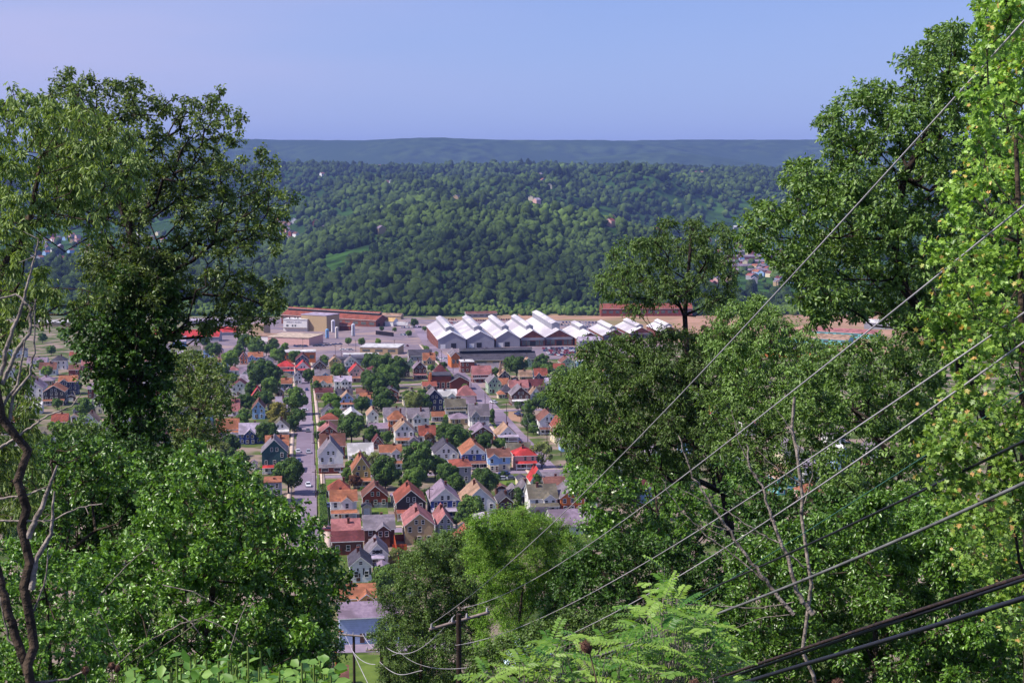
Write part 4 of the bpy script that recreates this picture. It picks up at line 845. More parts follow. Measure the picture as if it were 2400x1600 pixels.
def lot(name, phrase, x0, x1, y, n, cols, rz=0., curve=0.):
    for i in range(n):
        c = cols[int(rng.integers(0, len(cols)))]; t = (i + .5) / n
        car_far(x0 + (x1 - x0) * t + rng.uniform(-.8, .8), y + curve * t + rng.uniform(-.5, .5), YAW + rz + rng.uniform(-.1, .1) + (math.pi if rng.random() < .5 else 0), c, f'{c} car, {ORD[i]} from left {phrase}', name)
AL = ['white', 'black', 'red', 'silver', 'grey', 'maroon', 'blue']
lot('cars in the mill lot', 'in back row of mill car lot', 1270, 1352, 818, 13, AL)
lot('cars in the mill lot', 'in second row of mill car lot', 1272, 1358, 823, 14, AL)
lot('cars in the mill lot', 'in third row of mill car lot', 1282, 1358, 828, 12, AL)
lot('cars in the mill lot', 'in front row of mill car lot', 1284, 1352, 833, 10, AL)
lot('cars behind the mills', 'in row behind the widest mill', 1300, 1400, 757, 13, ['white', 'silver', 'grey', 'blue'])
lot('cars behind the mills', 'in second row behind the widest mill', 1312, 1408, 762, 12, ['white', 'silver', 'grey', 'black'])
lot('cars right of the lower mill', 'beside the lower mill shed', 1392, 1402, 785, 5, ['black', 'blue', 'silver'], 1.5, -14)
lot('scrap cars behind the mills', 'of scrap row behind mill roofs', 1040, 1070, 750, 6, ['red', 'maroon', 'white'])
lot('scrap cars behind the mills', 'of scrap row right of brown store', 1150, 1195, 750, 8, ['red', 'maroon', 'white'])
lot('cars in the works car park', 'before the cream roofed workshop', 716, 752, 804, 7, ['white', 'black', 'red', 'silver'], .4, -5)
lot('cars in the works car park', 'at the left of the works car park', 688, 720, 812, 7, ['black', 'grey', 'blue'], .3)
lot('cars in the works car park', 'in the middle of the works car park', 735, 800, 812, 8, ['black', 'white', 'blue'], 1.3, -5)
lot('cars in the works car park', 'in the near works car park', 798, 828, 821, 3, ['silver', 'white'], 1.4)
lot('cars by the works road', 'by the works road', 940, 1000, 768, 11, ['white', 'black', 'silver', 'blue'])
lot('cars by the works road', 'below the works road tree', 938, 965, 786, 6, ['white', 'silver', 'blue'])
lot('cars before the mills', 'parked before the mill fronts', 1098, 1145, 818.5, 5, ['white', 'black', 'maroon'], 1.5)
lot('cars near the foot of the avenue', 'near the top of the avenue', 1018, 1050, 842, 3, ['silver', 'white'], .5)
lot('cars behind the mills', 'in third row behind the widest mill', 1330, 1408, 767, 11, ['white', 'silver', 'grey', 'blue'])
lot('scrap cars behind the mills', 'of scrap row between second and third mill', 1108, 1140, 752, 6, ['red', 'maroon', 'grey'])
lot('scrap cars behind the mills', 'of scrap row right of leftmost mill ridge', 1052, 1078, 757, 6, ['red', 'maroon', 'silver'])
lot('cars by the works road', 'in the lorry yard', 930, 975, 758, 7, ['white', 'silver', 'grey'])
lot('cars in the works car park', 'by the patched-roof store', 905, 960, 812, 6, ['white', 'silver', 'maroon'])
for i, (x, y) in enumerate([(722, 1012), (723, 1062), (722.5, 1140), (704, 930), (703, 1010), (719, 915)]): car_near(x, y, RS + (math.pi if x > 715 else 0), ['grey', 'silver', 'white', 'maroon', 'black', 'blue'][i], f"{['grey', 'silver', 'white', 'maroon', 'black', 'blue'][i]} car at the {'right' if x > 715 else 'left'} kerb of the straight street, {['by the pink gable house', 'opposite the teal gable house', 'below the crossing', 'in the tree shade', 'below the shaded stretch', 'near its far end'][i]}")
tr = thing('lorry', 'white box lorry standing by the yellow-roofed workshop', 'truck', G(938, 764), YAW - .2 + 1.5)
b = MB(); b.box(-1.3, 1.3, -5.5, 6, 1.1, 4.0); b.build('trailer', [TRIM], tr); b = MB(); b.box(-1.25, 1.25, -8, -5.7, .6, 3.2); b.build('cab', [TRIM], tr)
b = MB(); [b.box(-1.2, 1.2, y - .5, y + .5, 0, 1.0) for y in (-7, 4, 5.2)]; b.build('wheels_axle', [TYRE], tr)
# ---------------------------------------------------------------- utility poles of the town
WOOD = mat('pole_wood', (62, 46, 38), (40, 32, 28), scale=3); GREYW = mat('weathered_wood', (150, 134, 128), (118, 104, 98), scale=3, detail=8); WIRE = mat('wire_grey', (186, 180, 184), rough=.5)
CER = mat('insulator', (196, 192, 196), rough=.3)
pm = MB(); pm.cyl(0, 0, -.5, 9.6, .17, .11, 8); PM = pm.data('pole', [WOOD]); am = MB(); am.box(-1.2, 1.2, -.08, .08, 8.7, 8.85); AM = am.data('crossarm', [WOOD])
im = MB(); im.cyl(0, 0, 8.85, 9.1, .06, .04, 6); IM = im.data('insulator', [CER])
tp = []
spots = [(731, 940, 'first', 's'), (733, 985, 'second', 's'), (736, 1040, 'third', 's'), (738, 1090, 'fourth', 's'), (740, 1165, 'fifth', 's'), (744, 1218, 'sixth', 's')] + [(1003, 800, 'first', 'a'), (1035, 852, 'second', 'a'), (1062, 875, 'third', 'a'), (1104, 925, 'fourth', 'a'), (1137, 950, 'fifth', 'a'), (1155, 985, 'sixth', 'a'), (1187, 990, 'seventh', 'a'), (1221, 992, 'eighth', 'a'), (1237, 1045, 'ninth', 'a'), (1282, 1036, 'tenth', 'a'), (1315, 1070, 'eleventh', 'a')] + [(786, 838, 'first', 'w'), (800, 838, 'second', 'w'), (834, 824, 'third', 'w'), (925, 824, 'fourth', 'w'), (710, 820, 'fifth', 'w'), (725, 768, 'sixth', 'w'), (1007, 1210, 'back', 'y'), (757, 1165, 'yard', 'y')]
for x, y, o_, wh in spots:
    lab = f'wooden utility pole, {o_} from far end ' + dict(s='along the straight street', a='along the broad avenue', w='in the works car park')[wh] if wh != 'y' else ('lone utility pole left of the blue gable house' if o_ == 'back' else 'lone utility pole in the corner lawn')
    r = thing('utility_pole', lab, 'pole', G(x, y), YAW + rng.uniform(-.1, .1), 'utility poles of the town'); link('pole', PM, r); link('crossarm', AM, r)
    for q in (-1.1, -.5, .5, 1.1): i_ = link('insulator', IM, r); i_.location = (q, 0, 0)
    tp.append((wh, G(x, y)))
for wh in 'sa':
    L_ = [p for k, p in tp if k == wh]; wv = []
    for a, c in zip(L_[:-1], L_[1:]):
        for q in (-1.1, 1.1):
            t = np.linspace(0, 1, 9)[:, None]; pts = a + (c - a) * t; pts[:, 2] += 9.1 - 1.2 * (4 * t * (1 - t))[:, 0]; pts[:, 0] += q; wv.append(polytube(pts, .02, 3))
    v, f = join(wv); o = link('overhead_wires', meshdata('overhead_wires', v, f, [WIRE])); tag(o, 'thin overhead wires strung along the ' + ('straight street' if wh == 's' else 'broad avenue'), 'wire')
# ---------------------------------------------------------------- leaves
def norm(a): return a / (np.linalg.norm(a, axis=-1, keepdims=True) + 1e-9)
def leaf_geo(base, d, L, W, kind='oval', up=.8):
    N = len(base); d = norm(d); L = np.broadcast_to(L, (N,))[:, None]; W = np.broadcast_to(W, (N,))[:, None]
    n0 = norm(np.array([-.35, -.2, 1.]) * up + rng.normal(0, .75, (N, 3))); s = norm(np.cross(d, n0)); n = np.cross(s, d)
    if kind == 'oval':
        prof = [(0, 0, 0), (.38, .5, .06), (.72, .36, .02), (1, 0, -.12), (.72, -.36, .02), (.38, -.5, .06)]
        v = np.stack([base + d * L * a + s * W * b + n * L * c for a, b, c in prof], 1).reshape(-1, 3); i = np.arange(N)[:, None] * 6
        return v, np.concatenate([i + [0, 1, 2, 3], i + [0, 3, 4, 5]], 1).reshape(-1, 4)
    if kind == 'maple':
        prof = [(0, 0, 0), (.12, .42, .03), (.42, .24, .05), (.62, .56, .0), (.66, .2, .04), (1, 0, -.1), (.66, -.2, .04), (.62, -.56, 0), (.42, -.24, .05), (.12, -.42, .03)]
        v = np.stack([base + d * L * a + s * W * b * 1.1 + n * L * c for a, b, c in prof], 1).reshape(-1, 3); i = np.arange(N)[:, None] * 10
        return v, np.concatenate([i + [0, 1, 2, 4], i + [2, 3, 4, 4][:3] + [5] if False else i + [4, 5, 6, 0], i + [0, 6, 8, 9], i + [2, 3, 4, 2][:0] + [0, 2, 4, 0] if False else i + [2, 3, 4, 0], i + [0, 6, 7, 8]], 1).reshape(-1, 4)
    prof = [(0, 0, 0), (.5, .5, .0), (1, 0, 0), (.5, -.5, .0)]
    v = np.stack([base + d * L * a + s * W * b + n * L * c for a, b, c in prof], 1).reshape(-1, 3); return v, (np.arange(N)[:, None] * 4 + [0, 1, 2, 3])
LF = {'oval': 2, 'maple': 5, 'quad': 1}
def inside(poly, x, y):
    c = np.zeros(len(x), bool); n = len(poly)
    for i in range(n):
        x1, y1 = poly[i]; x2, y2 = poly[(i + 1) % n]
        k = ((y1 > y) != (y2 > y)) & (x < (x2 - x1) * (y - y1) / (y2 - y1 + 1e-9) + x1); c ^= k
    return c
def scatter(poly, R, fill=1.0, tries=60):
    """loosely spaced cluster centres inside an outline, spacing about R"""
    xs = [p[0] for p in poly]; ys = [p[1] for p in poly]; A = (max(xs) - min(xs)) * (max(ys) - min(ys)); n = int(A / (R * R) * 3 * fill)
    x = rng.uniform(min(xs), max(xs), n * 4); y = rng.uniform(min(ys), max(ys), n * 4); k = inside(poly, x, y); x, y = x[k], y[k]
    keep = []
    for a, b in zip(x, y):
        if all((a - c) ** 2 + (b - e) ** 2 > (R * .62) ** 2 for c, e in keep[-400:]): keep.append((a, b))
        if len(keep) > 1500: break
    return np.array(keep[:int(len(keep) * min(1, fill)) + 1])
def grow(path, ends, r0, rtip, jit=.12):
    """branches: every end point joins the nearest already grown node"""
    nodes = [np.array(p) for p in path]; par = [-1] + list(range(len(path) - 1)); cost = [0.]
    for i in range(1, len(path)): cost.append(cost[-1] + np.linalg.norm(nodes[i] - nodes[i - 1]) * .55)
    endi = []; root = nodes[0]; order = np.argsort(np.linalg.norm(ends - np.array(path[len(path) // 2]), axis=1))
    for e in ends[order]:
        A = np.array(nodes); c = np.linalg.norm(A - e, axis=1) + .45 * np.array(cost) + np.where(A[:, 2] > e[2] + .2, .8, 0); c[:max(1, len(path) // 4)] += 3
        i = int(np.argmin(c)); a = nodes[i]; L = np.linalg.norm(e - a); segs = max(2, min(5, int(L / (r0 * 5 + .25)))); last = i
        off = rng.normal(0, jit, 3) * L
        for q in range(1, segs + 1):
            t = q / segs; p = a + (e - a) * t + off * (math.sin(math.pi * t)) + np.array([0, 0, -.06 * L * math.sin(math.pi * t)])
            nodes.append(p); par.append(last); cost.append(cost[last] + L / segs); last = len(nodes) - 1
        endi.append(last)
    w_ = np.zeros(len(nodes))
    for i in endi: w_[i] += 1
    for i in range(len(nodes) - 1, 0, -1): w_[par[i]] += w_[i]
    r = rtip * np.maximum(w_, .5) ** .5; r = np.minimum(r, r0); npth = len(path)
    r[:npth] = np.maximum(r[:npth], np.linspace(r0, max(rtip * 2, r0 * .22), npth))
    A = np.array([nodes[par[i]] for i in range(1, len(nodes))]); B = np.array(nodes[1:]); pr_ = np.array([r[par[i]] for i in range(1, len(nodes))]); rb = r[1:]
    return A, B, np.minimum(pr_, rb * 1.5 + .002), rb
BARK = mat('bark', (84, 70, 58), (48, 40, 34), rough=1, scale=6, bump=.6, detail=8); BARKD = mat('bark_dark', (56, 46, 40), (34, 28, 26), rough=1, scale=5, bump=.6, detail=8)
BARKL = mat('bark_pale', (158, 146, 136), (108, 98, 90), rough=1, scale=8, bump=.4, detail=8)
def near_tree(name, label, cat, D, trunk, polys, LL, LW, lm, r0=.2, rtip=.012, bark=None, kind='oval', droop=.4, depth=None, tpix=None, group=None, up=.8, crown_name='crown', spread=.9):
    """trunk: pixel path top to bottom order [(x,y[,dD])...] root first; polys: (outline, R px, layers, fill)"""
    LL, LW, rtip, spread = LL * .78, LW * .74, rtip * .6, spread * 1.05
    k = F / D; px, py = trunk[0][:2]; b0 = P(px, py, D); base = np.array([b0[0], b0[1], float(Z(b0[0], b0[1]))])
    tp_ = [base + [0, 0, -.5]] + [P(q[0], q[1], D + (q[2] if len(q) > 2 else 0)) for q in trunk]
    tp_ = [p for i, p in enumerate(tp_) if i == 0 or p[2] > base[2] - .3]
    tp_ = list(resample(tp_, max(6, len(tp_) * 3))); tp_ = [p + rng.normal(0, r0 * .25, 3) * (0 < i < len(tp_) - 1) for i, p in enumerate(tp_)]
    root = thing(name, label, cat, base, 0, group); C_, R_, N_ = [], [], []
    for po in polys:
        poly, R, lay, fill = po[:4]; dsp = po[4] if len(po) > 4 else (depth if depth is not None else 1.6)
        c = scatter(poly, R, fill); n = len(c); dd = rng.uniform(-1, 1, n) * dsp
        w3 = P(c[:, 0], c[:, 1], D + dd); xs = np.array(poly, float)
        area = .5 * abs(np.dot(xs[:, 0], np.roll(xs[:, 1], 1)) - np.dot(xs[:, 1], np.roll(xs[:, 0], 1)))
        N = 2.1 * lay * area / (.45 * LL * LW * k * k) / max(n, 1)
        C_.append(w3); R_.append(rng.uniform(.75, 1.3, n) * R / k * spread); N_.append(np.full(n, N) * rng.uniform(.6, 1.4, n))
    C_ = np.concatenate(C_); R_ = np.concatenate(R_); N_ = np.concatenate(N_).astype(int) + 4
    A, B, ra, rb = grow(tp_, C_, r0, rtip)
    v, f = tubes(A, B, ra, rb, 6)
    # twigs
    nt_ = np.maximum(3, N_ // 12); tot = nt_.sum(); ci = np.repeat(np.arange(len(C_)), nt_)
    dr = norm(rng.normal(0, 1, (tot, 3)) * [1, 1, .8] + [0, 0, .15]); Lt = R_[ci] * rng.uniform(.45, 1.1, tot) ** .8
    Tb = C_[ci] + dr * Lt[:, None]; Tb[:, 2] -= droop * .25 * Lt
    v2, f2 = tubes(C_[ci], Tb, rtip * .6, rtip * .3, 3)
    link('trunk', meshdata('trunk', np.concatenate([v, v2]) - base, np.concatenate([f, f2 + len(v)]), [bark or BARK], smooth=True), root)
    per = np.maximum(2, (N_ / nt_).astype(int))[ci]; ti = np.repeat(np.arange(tot), per); M = len(ti)
    t = rng.uniform(.3, 1.08, M)[:, None]; a = C_[ci][ti]; e = Tb[ti]; dv = norm(e - a); side = norm(np.cross(dv, rng.normal(0, 1, (M, 3))))
    bs = a + (e - a) * t + side * rng.uniform(0, .35, (M, 1)) * LL + rng.normal(0, .05, (M, 3)) * R_[ci][ti][:, None]
    d = dv * .5 + side * .75 + np.array([0, 0, -1.]) * droop + rng.normal(0, .25, (M, 3))
    sc = rng.uniform(.7, 1.2, M); lv, lf = leaf_geo(bs, d, LL * sc, LW * sc, kind, up)
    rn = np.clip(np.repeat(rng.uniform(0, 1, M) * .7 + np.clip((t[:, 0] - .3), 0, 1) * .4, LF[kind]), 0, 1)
    link(crown_name, meshdata(crown_name, lv - base, lf, [lm], rnd=rn), root); return root, tp_, base
def fronds(origin, dirs, n, L, lw, ll, lm, name, parent, base):
    """compound leaves: rachis with paired leaflets"""
    o = np.repeat(origin, n, 0); q = np.tile(np.linspace(.18, 1, n), len(origin))[:, None]; d = np.repeat(norm(dirs), n, 0)
    sag = np.array([0, 0, -1.]) * .35 * q ** 2
    p = o + (d * q + sag * .6) * L; s = norm(np.cross(d, [0, 0, 1.])); vs, fs, off = [], [], 0
    for sg_ in (-1, 1):
        v, f = leaf_geo(p, s * sg_ + d * .45 + [0, 0, -.15], ll * rng.uniform(.8, 1.1, len(p)), lw, 'oval', 2.5); vs.append(v); fs.append(f + off); off += len(v)
    r = np.repeat(rng.uniform(0, 1, len(origin)), n); r = np.repeat(r, 2); r = np.concatenate([r, r])
    link(name, meshdata(name, np.concatenate(vs) - base, np.concatenate(fs), [lm], rnd=np.clip(r + rng.normal(0, .1, len(r)), 0, 1)), parent)
# leaf colours
LM_IVY = leafmat('ivy_leaf', (34, 64, 20), (90, 130, 48), tr=.25, gloss=.4)
LM_BIG = leafmat('left_tree_leaf', (46, 70, 26), (128, 148, 78), tr=.35)
LM_WAL = leafmat('walnut_leaf', (66, 94, 38), (154, 176, 98), tr=.4)
LM_BUSH = leafmat('bush_leaf', (30, 68, 16), (122, 164, 62), tr=.35, gloss=.6, rough=.35)
LM_DARK = leafmat('shade_leaf', (28, 58, 20), (80, 116, 44), tr=.3)
LM_MAP = leafmat('maple_leaf', (58, 108, 26), (166, 200, 88), tr=.4, gloss=.5, c3=(222, 178, 110), p3=.93)
LM_OAK = leafmat('oak_leaf', (48, 80, 28), (128, 160, 76), tr=.35, gloss=.5)
LM_ASH = leafmat('ash_leaf', (40, 68, 24), (112, 140, 66), tr=.35)
LM_LOC = leafmat('locust_leaf', (66, 112, 28), (144, 180, 66), tr=.4)
LM_LOCB = leafmat('near_locust_leaf', (66, 112, 36), (136, 166, 72), tr=.45)
LM_HERB = leafmat('herb_leaf', (70, 112, 44), (124, 158, 74), tr=.4)
# ---------------------------------------------------------------- trees of the hillside, near the camera
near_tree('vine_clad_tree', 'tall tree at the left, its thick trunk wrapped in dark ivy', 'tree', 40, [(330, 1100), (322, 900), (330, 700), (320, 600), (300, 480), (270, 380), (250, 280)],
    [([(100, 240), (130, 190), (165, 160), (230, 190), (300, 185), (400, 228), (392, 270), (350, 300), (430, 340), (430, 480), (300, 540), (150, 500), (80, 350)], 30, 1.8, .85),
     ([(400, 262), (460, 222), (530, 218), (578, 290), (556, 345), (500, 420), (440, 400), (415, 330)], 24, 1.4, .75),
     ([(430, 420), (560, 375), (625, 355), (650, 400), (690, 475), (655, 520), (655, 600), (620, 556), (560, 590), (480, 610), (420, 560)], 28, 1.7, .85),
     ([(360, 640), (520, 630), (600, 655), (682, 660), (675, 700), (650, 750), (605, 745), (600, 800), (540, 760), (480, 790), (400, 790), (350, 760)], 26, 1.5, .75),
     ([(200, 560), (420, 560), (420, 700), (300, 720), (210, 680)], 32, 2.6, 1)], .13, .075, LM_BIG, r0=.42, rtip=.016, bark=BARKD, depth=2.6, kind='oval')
r, _, _ = near_tree('ivy', 'mass of ivy climbing the trunk of the tall left tree', 'ivy', 38.6, [(320, 1130), (320, 900), (320, 640)],
    [([(250, 640), (380, 600), (415, 720), (400, 860), (388, 1110), (270, 1110), (255, 950), (235, 800)], 28, 3.6, 1, .9), ([(160, 740), (200, 700), (300, 760), (290, 980), (215, 900), (170, 820)], 26, 2.6, .9, .9)],
    .12, .10, LM_IVY, r0=.05, rtip=.012, bark=BARKD, crown_name='leaves')
near_tree('walnut_tree', 'pale green tree with drooping leaves at the left frame edge', 'tree', 24, [(-160, 1000), (-110, 800), (-40, 690), (40, 600), (80, 480), (100, 360)],
    [([(-40, 230), (60, 215), (120, 232), (230, 250), (320, 330), (335, 430), (250, 500), (225, 560), (140, 500), (90, 560), (60, 640), (-40, 640)], 40, 1.9, 1), ([(-40, 640), (60, 640), (130, 620), (130, 730), (60, 760), (-40, 900)], 34, 2.2, .9), ([(-40, 900), (60, 860), (80, 1000), (90, 1200), (-40, 1250)], 34, 2.2, 1), ([(160, 690), (260, 650), (260, 700), (180, 740)], 22, 1.2, .8)], .13, .045, LM_WAL, r0=.12, rtip=.009, droop=1.1, depth=1.6)
near_tree('understorey_tree', 'dark shaded tree behind the dead one at the left', 'tree', 34, [(210, 1420), (210, 1250), (220, 1120)],
    [([(60, 1080), (180, 1020), (320, 1040), (420, 1060), (430, 1180), (340, 1240), (260, 1330), (60, 1320)], 36, 3.2, 1)], .12, .08, LM_DARK, r0=.2, depth=1.6)
near_tree('hillside_ash', 'mid green tree right of the vine-clad trunk', 'tree', 58, [(430, 1200), (440, 1060), (470, 960)],
    [([(400, 830), (470, 820), (520, 860), (540, 950), (520, 1010), (440, 1090), (400, 1080)], 28, 2.4, .9)], .15, .09, LM_BIG, r0=.22, rtip=.015, depth=2.4)
near_tree('broad_bush', 'large glossy-leaved bush filling the lower left slope', 'bush', 20, [(480, 1640), (490, 1450), (500, 1300), (520, 1180)],
    [([(390, 1100), (440, 1050), (500, 1060), (560, 1085), (640, 1170), (650, 1240), (560, 1420), (520, 1600), (190, 1610), (180, 1400), (210, 1300), (330, 1220)], 42, 3.0, 1), ([(640, 1180), (700, 1195), (745, 1225), (770, 1290), (805, 1310), (805, 1400), (775, 1440), (770, 1500), (755, 1570), (520, 1600), (560, 1400)], 38, 3.2, 1)], .085, .05, LM_BUSH, r0=.09, rtip=.007, depth=1.5, kind='oval')
near_tree('bright_shrub', 'bright yellow-green shrub behind the dead tree stems', 'shrub', 13.5, [(120, 1650), (120, 1500), (110, 1400)],
    [([(-30, 1290), (60, 1270), (160, 1300), (220, 1330), (230, 1620), (-30, 1620)], 38, 2.3, 1)], .055, .034, LM_BUSH, r0=.03, rtip=.004, depth=.8)
near_tree('left_sapling', 'leafy sapling in front of the ivy at the left', 'tree', 30, [(150, 1290), (140, 1160), (120, 1080)],
    [([(40, 1180), (90, 1060), (220, 1030), (330, 1080), (330, 1150), (200, 1180), (130, 1290)], 32, 2.2, .9)], .11, .07, LM_BUSH, r0=.1, depth=1.2)
near_tree('slope_tree', 'round mid green tree crown low in the left gap', 'tree', 75, [(230, 1250), (230, 1080)],
    [([(130, 1010), (200, 985), (300, 1010), (380, 1060), (360, 1120), (130, 1120)], 30, 2.6, 1)], .2, .14, LM_ASH, r0=.3, rtip=.02, depth=3)
near_tree('grey_green_tree', 'grey-green tree beside the lowest house at the foot of the hill', 'tree', 88, [(985, 1640), (990, 1480), (1000, 1380)],
    [([(965, 1290), (1060, 1250), (1130, 1240), (1130, 1420), (1120, 1620), (900, 1620), (905, 1530), (870, 1490), (915, 1430), (880, 1380), (930, 1330)], 30, 3.0, 1)], .15, .09, LM_ASH, r0=.3, rtip=.018, depth=3.5)
near_tree('locust_tree', 'bright feathery locust tree at the bottom centre', 'tree', 80, [(1200, 1640), (1215, 1450), (1230, 1330)],
    [([(1090, 1270), (1120, 1210), (1200, 1195), (1270, 1215), (1350, 1250), (1385, 1310), (1340, 1400), (1250, 1430), (1140, 1420)], 30, 2.8, 1), ([(1120, 1420), (1250, 1440), (1330, 1420), (1330, 1560), (1120, 1560)], 30, 1.9, .8)], .11, .065, LM_LOC, r0=.26, rtip=.015, depth=3.5, kind='oval')
near_tree('slender_oak', 'slender dark tree with thin crown standing before the mills', 'tree', 44, [(1745, 1480), (1725, 1330), (1705, 1200), (1680, 1080), (1655, 960), (1620, 860), (1602, 750), (1600, 690), (1612, 620), (1620, 560)],
    [([(1400, 660), (1425, 640), (1440, 580), (1490, 548), (1525, 575), (1540, 520), (1620, 512), (1650, 530), (1690, 520), (1722, 560), (1705, 640), (1730, 700), (1660, 725), (1640, 690), (1560, 700), (1480, 725), (1420, 700)], 28, 1.7, .8),
     ([(1385, 800), (1480, 790), (1600, 775), (1700, 765), (1720, 900), (1680, 1000), (1560, 1010), (1420, 1000), (1330, 970), (1290, 905), (1330, 870), (1370, 830)], 34, 2.8, 1),
     ([(1330, 960), (1480, 1000), (1600, 1000), (1700, 1010), (1700, 1100), (1600, 1110), (1430, 1100), (1340, 1070), (1310, 1010)], 30, 2.2, .95)], .13, .05, LM_ASH, r0=.24, rtip=.016, bark=BARKD, droop=.9, depth=2.6)
near_tree('light_green_ash', 'paler leafy tree between the slender tree and the right oak', 'tree', 38, [(1790, 1330), (1785, 1100), (1770, 950), (1760, 850)],
    [([(1700, 720), (1770, 700), (1830, 745), (1930, 800), (1960, 900), (1900, 960), (1800, 980), (1720, 960), (1690, 880), (1650, 800)], 34, 2.6, 1)],   .12, .05, LM_OAK, r0=.14, rtip=.012, droop=.9, depth=2)
near_tree('sunlit_maple', 'sunlit maple spreading low over the right edge of town', 'tree', 52, [(1560, 1480), (1560, 1330), (1540, 1200)],
    [([(1350, 1070), (1400, 1050), (1480, 1080), (1560, 1060), (1640, 1110), (1650, 1250), (1560, 1300), (1420, 1290), (1370, 1220), (1340, 1130)], 32, 2.8, 1), ([(1640, 1110), (1760, 1120), (1790, 1250), (1700, 1300), (1650, 1260)], 30, 1.6, .8)], .14, .12, LM_BUSH, r0=.26, rtip=.016, depth=3, kind='maple')
near_tree('deep_green_tree', 'deep green tree below the sunlit maple', 'tree', 42, [(1500, 1640), (1500, 1500), (1500, 1400)],
    [([(1340, 1290), (1450, 1260), (1640, 1280), (1740, 1330), (1700, 1480), (1560, 1470), (1440, 1520), (1320, 1530), (1270, 1480)], 34, 3.0, 1)], .12, .08, LM_DARK, r0=.22, depth=2)
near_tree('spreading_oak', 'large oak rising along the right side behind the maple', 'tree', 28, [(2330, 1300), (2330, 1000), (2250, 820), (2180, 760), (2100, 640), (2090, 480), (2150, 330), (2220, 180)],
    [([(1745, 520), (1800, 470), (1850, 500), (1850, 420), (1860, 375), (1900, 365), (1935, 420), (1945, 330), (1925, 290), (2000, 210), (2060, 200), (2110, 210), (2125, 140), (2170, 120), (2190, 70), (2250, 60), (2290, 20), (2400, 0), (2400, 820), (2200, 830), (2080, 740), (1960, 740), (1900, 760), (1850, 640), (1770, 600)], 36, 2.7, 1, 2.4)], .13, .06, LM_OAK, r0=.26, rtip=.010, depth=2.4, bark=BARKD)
near_tree('thin_oak', 'open-crowned tree with houses glimpsed through it, right of the dark trunk', 'tree', 36, [(1800, 1330), (1790, 1150), (1770, 1040)],
    [([(1640, 900), (1760, 960), (1900, 950), (1980, 1060), (1920, 1140), (1760, 1130), (1660, 1080)], 34, 1.5, .9)], .13, .06, LM_ASH, r0=.12, rtip=.010, depth=2, bark=BARKD)
near_tree('lower_oak', 'shaded oak crown below the big right oak, over glimpsed halls', 'tree', 33, [(2120, 1400), (2120, 1150), (2080, 1000), (2000, 960)],
    [([(1900, 830), (2060, 800), (2200, 820), (2220, 1000), (2160, 1100), (2040, 1030), (1900, 1010), (1830, 960), (1850, 900)], 34, 2.6, 1), ([(1920, 1060), (2040, 1050), (2200, 1080), (2260, 1240), (2100, 1240), (1960, 1200)], 34, 2.0, .9)], .13, .065, LM_OAK, r0=.2, rtip=.010, depth=2.2, bark=BARKD)
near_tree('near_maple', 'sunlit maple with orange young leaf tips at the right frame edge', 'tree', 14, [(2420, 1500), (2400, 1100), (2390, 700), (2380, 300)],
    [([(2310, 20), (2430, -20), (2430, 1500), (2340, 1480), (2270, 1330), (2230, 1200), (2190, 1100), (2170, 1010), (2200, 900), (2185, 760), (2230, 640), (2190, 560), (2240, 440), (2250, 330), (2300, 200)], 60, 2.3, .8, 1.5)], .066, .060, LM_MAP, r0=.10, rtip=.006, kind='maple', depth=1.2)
near_tree('thicket', 'dense green thicket filling the lower right corner', 'bush', 23, [(2050, 1700), (2050, 1500), (2050, 1350)],
    [([(1720, 1290), (1850, 1240), (2000, 1190), (2120, 1160), (2250, 1180), (2420, 1200), (2420, 1620), (1500, 1620), (1460, 1520), (1560, 1450), (1700, 1420)], 44, 3.4, 1, 1.8)], .095, .05, LM_BUSH, r0=.09, rtip=.007, depth=1.8)
near_tree('mid_thicket', 'dark green thicket behind the dead branches on the right', 'bush', 30, [(1900, 1500), (1900, 1350), (1880, 1200)],
    [([(1760, 1190), (1900, 1150), (2050, 1170), (2180, 1200), (2180, 1330), (1780, 1350), (1700, 1300)], 36, 2.8, 1), ([(1700, 1090), (1840, 1130), (1830, 1200), (1700, 1190)], 30, 1.2, .7)], .11, .07, LM_DARK, r0=.14, depth=2)
near_tree('centre_shrub', 'leafy shrub behind the locust sprays at the bottom', 'shrub', 36, [(1330, 1700), (1330, 1560), (1330, 1480)],
    [([(1120, 1540), (1270, 1450), (1420, 1440), (1560, 1480), (1600, 1620), (1100, 1620)], 34, 2.8, 1)], .10, .06, LM_ASH, r0=.12, depth=1.6)
near_tree('dark_bush', 'dark bush at the foot of the hill left of the lawn', 'bush', 70, [(680, 1700), (680, 1580), (690, 1520)],
    [([(600, 1480), (700, 1440), (770, 1440), (785, 1560), (780, 1620), (600, 1620)], 32, 3.0, 1)], .16, .1, LM_DARK, r0=.2, depth=2.5)
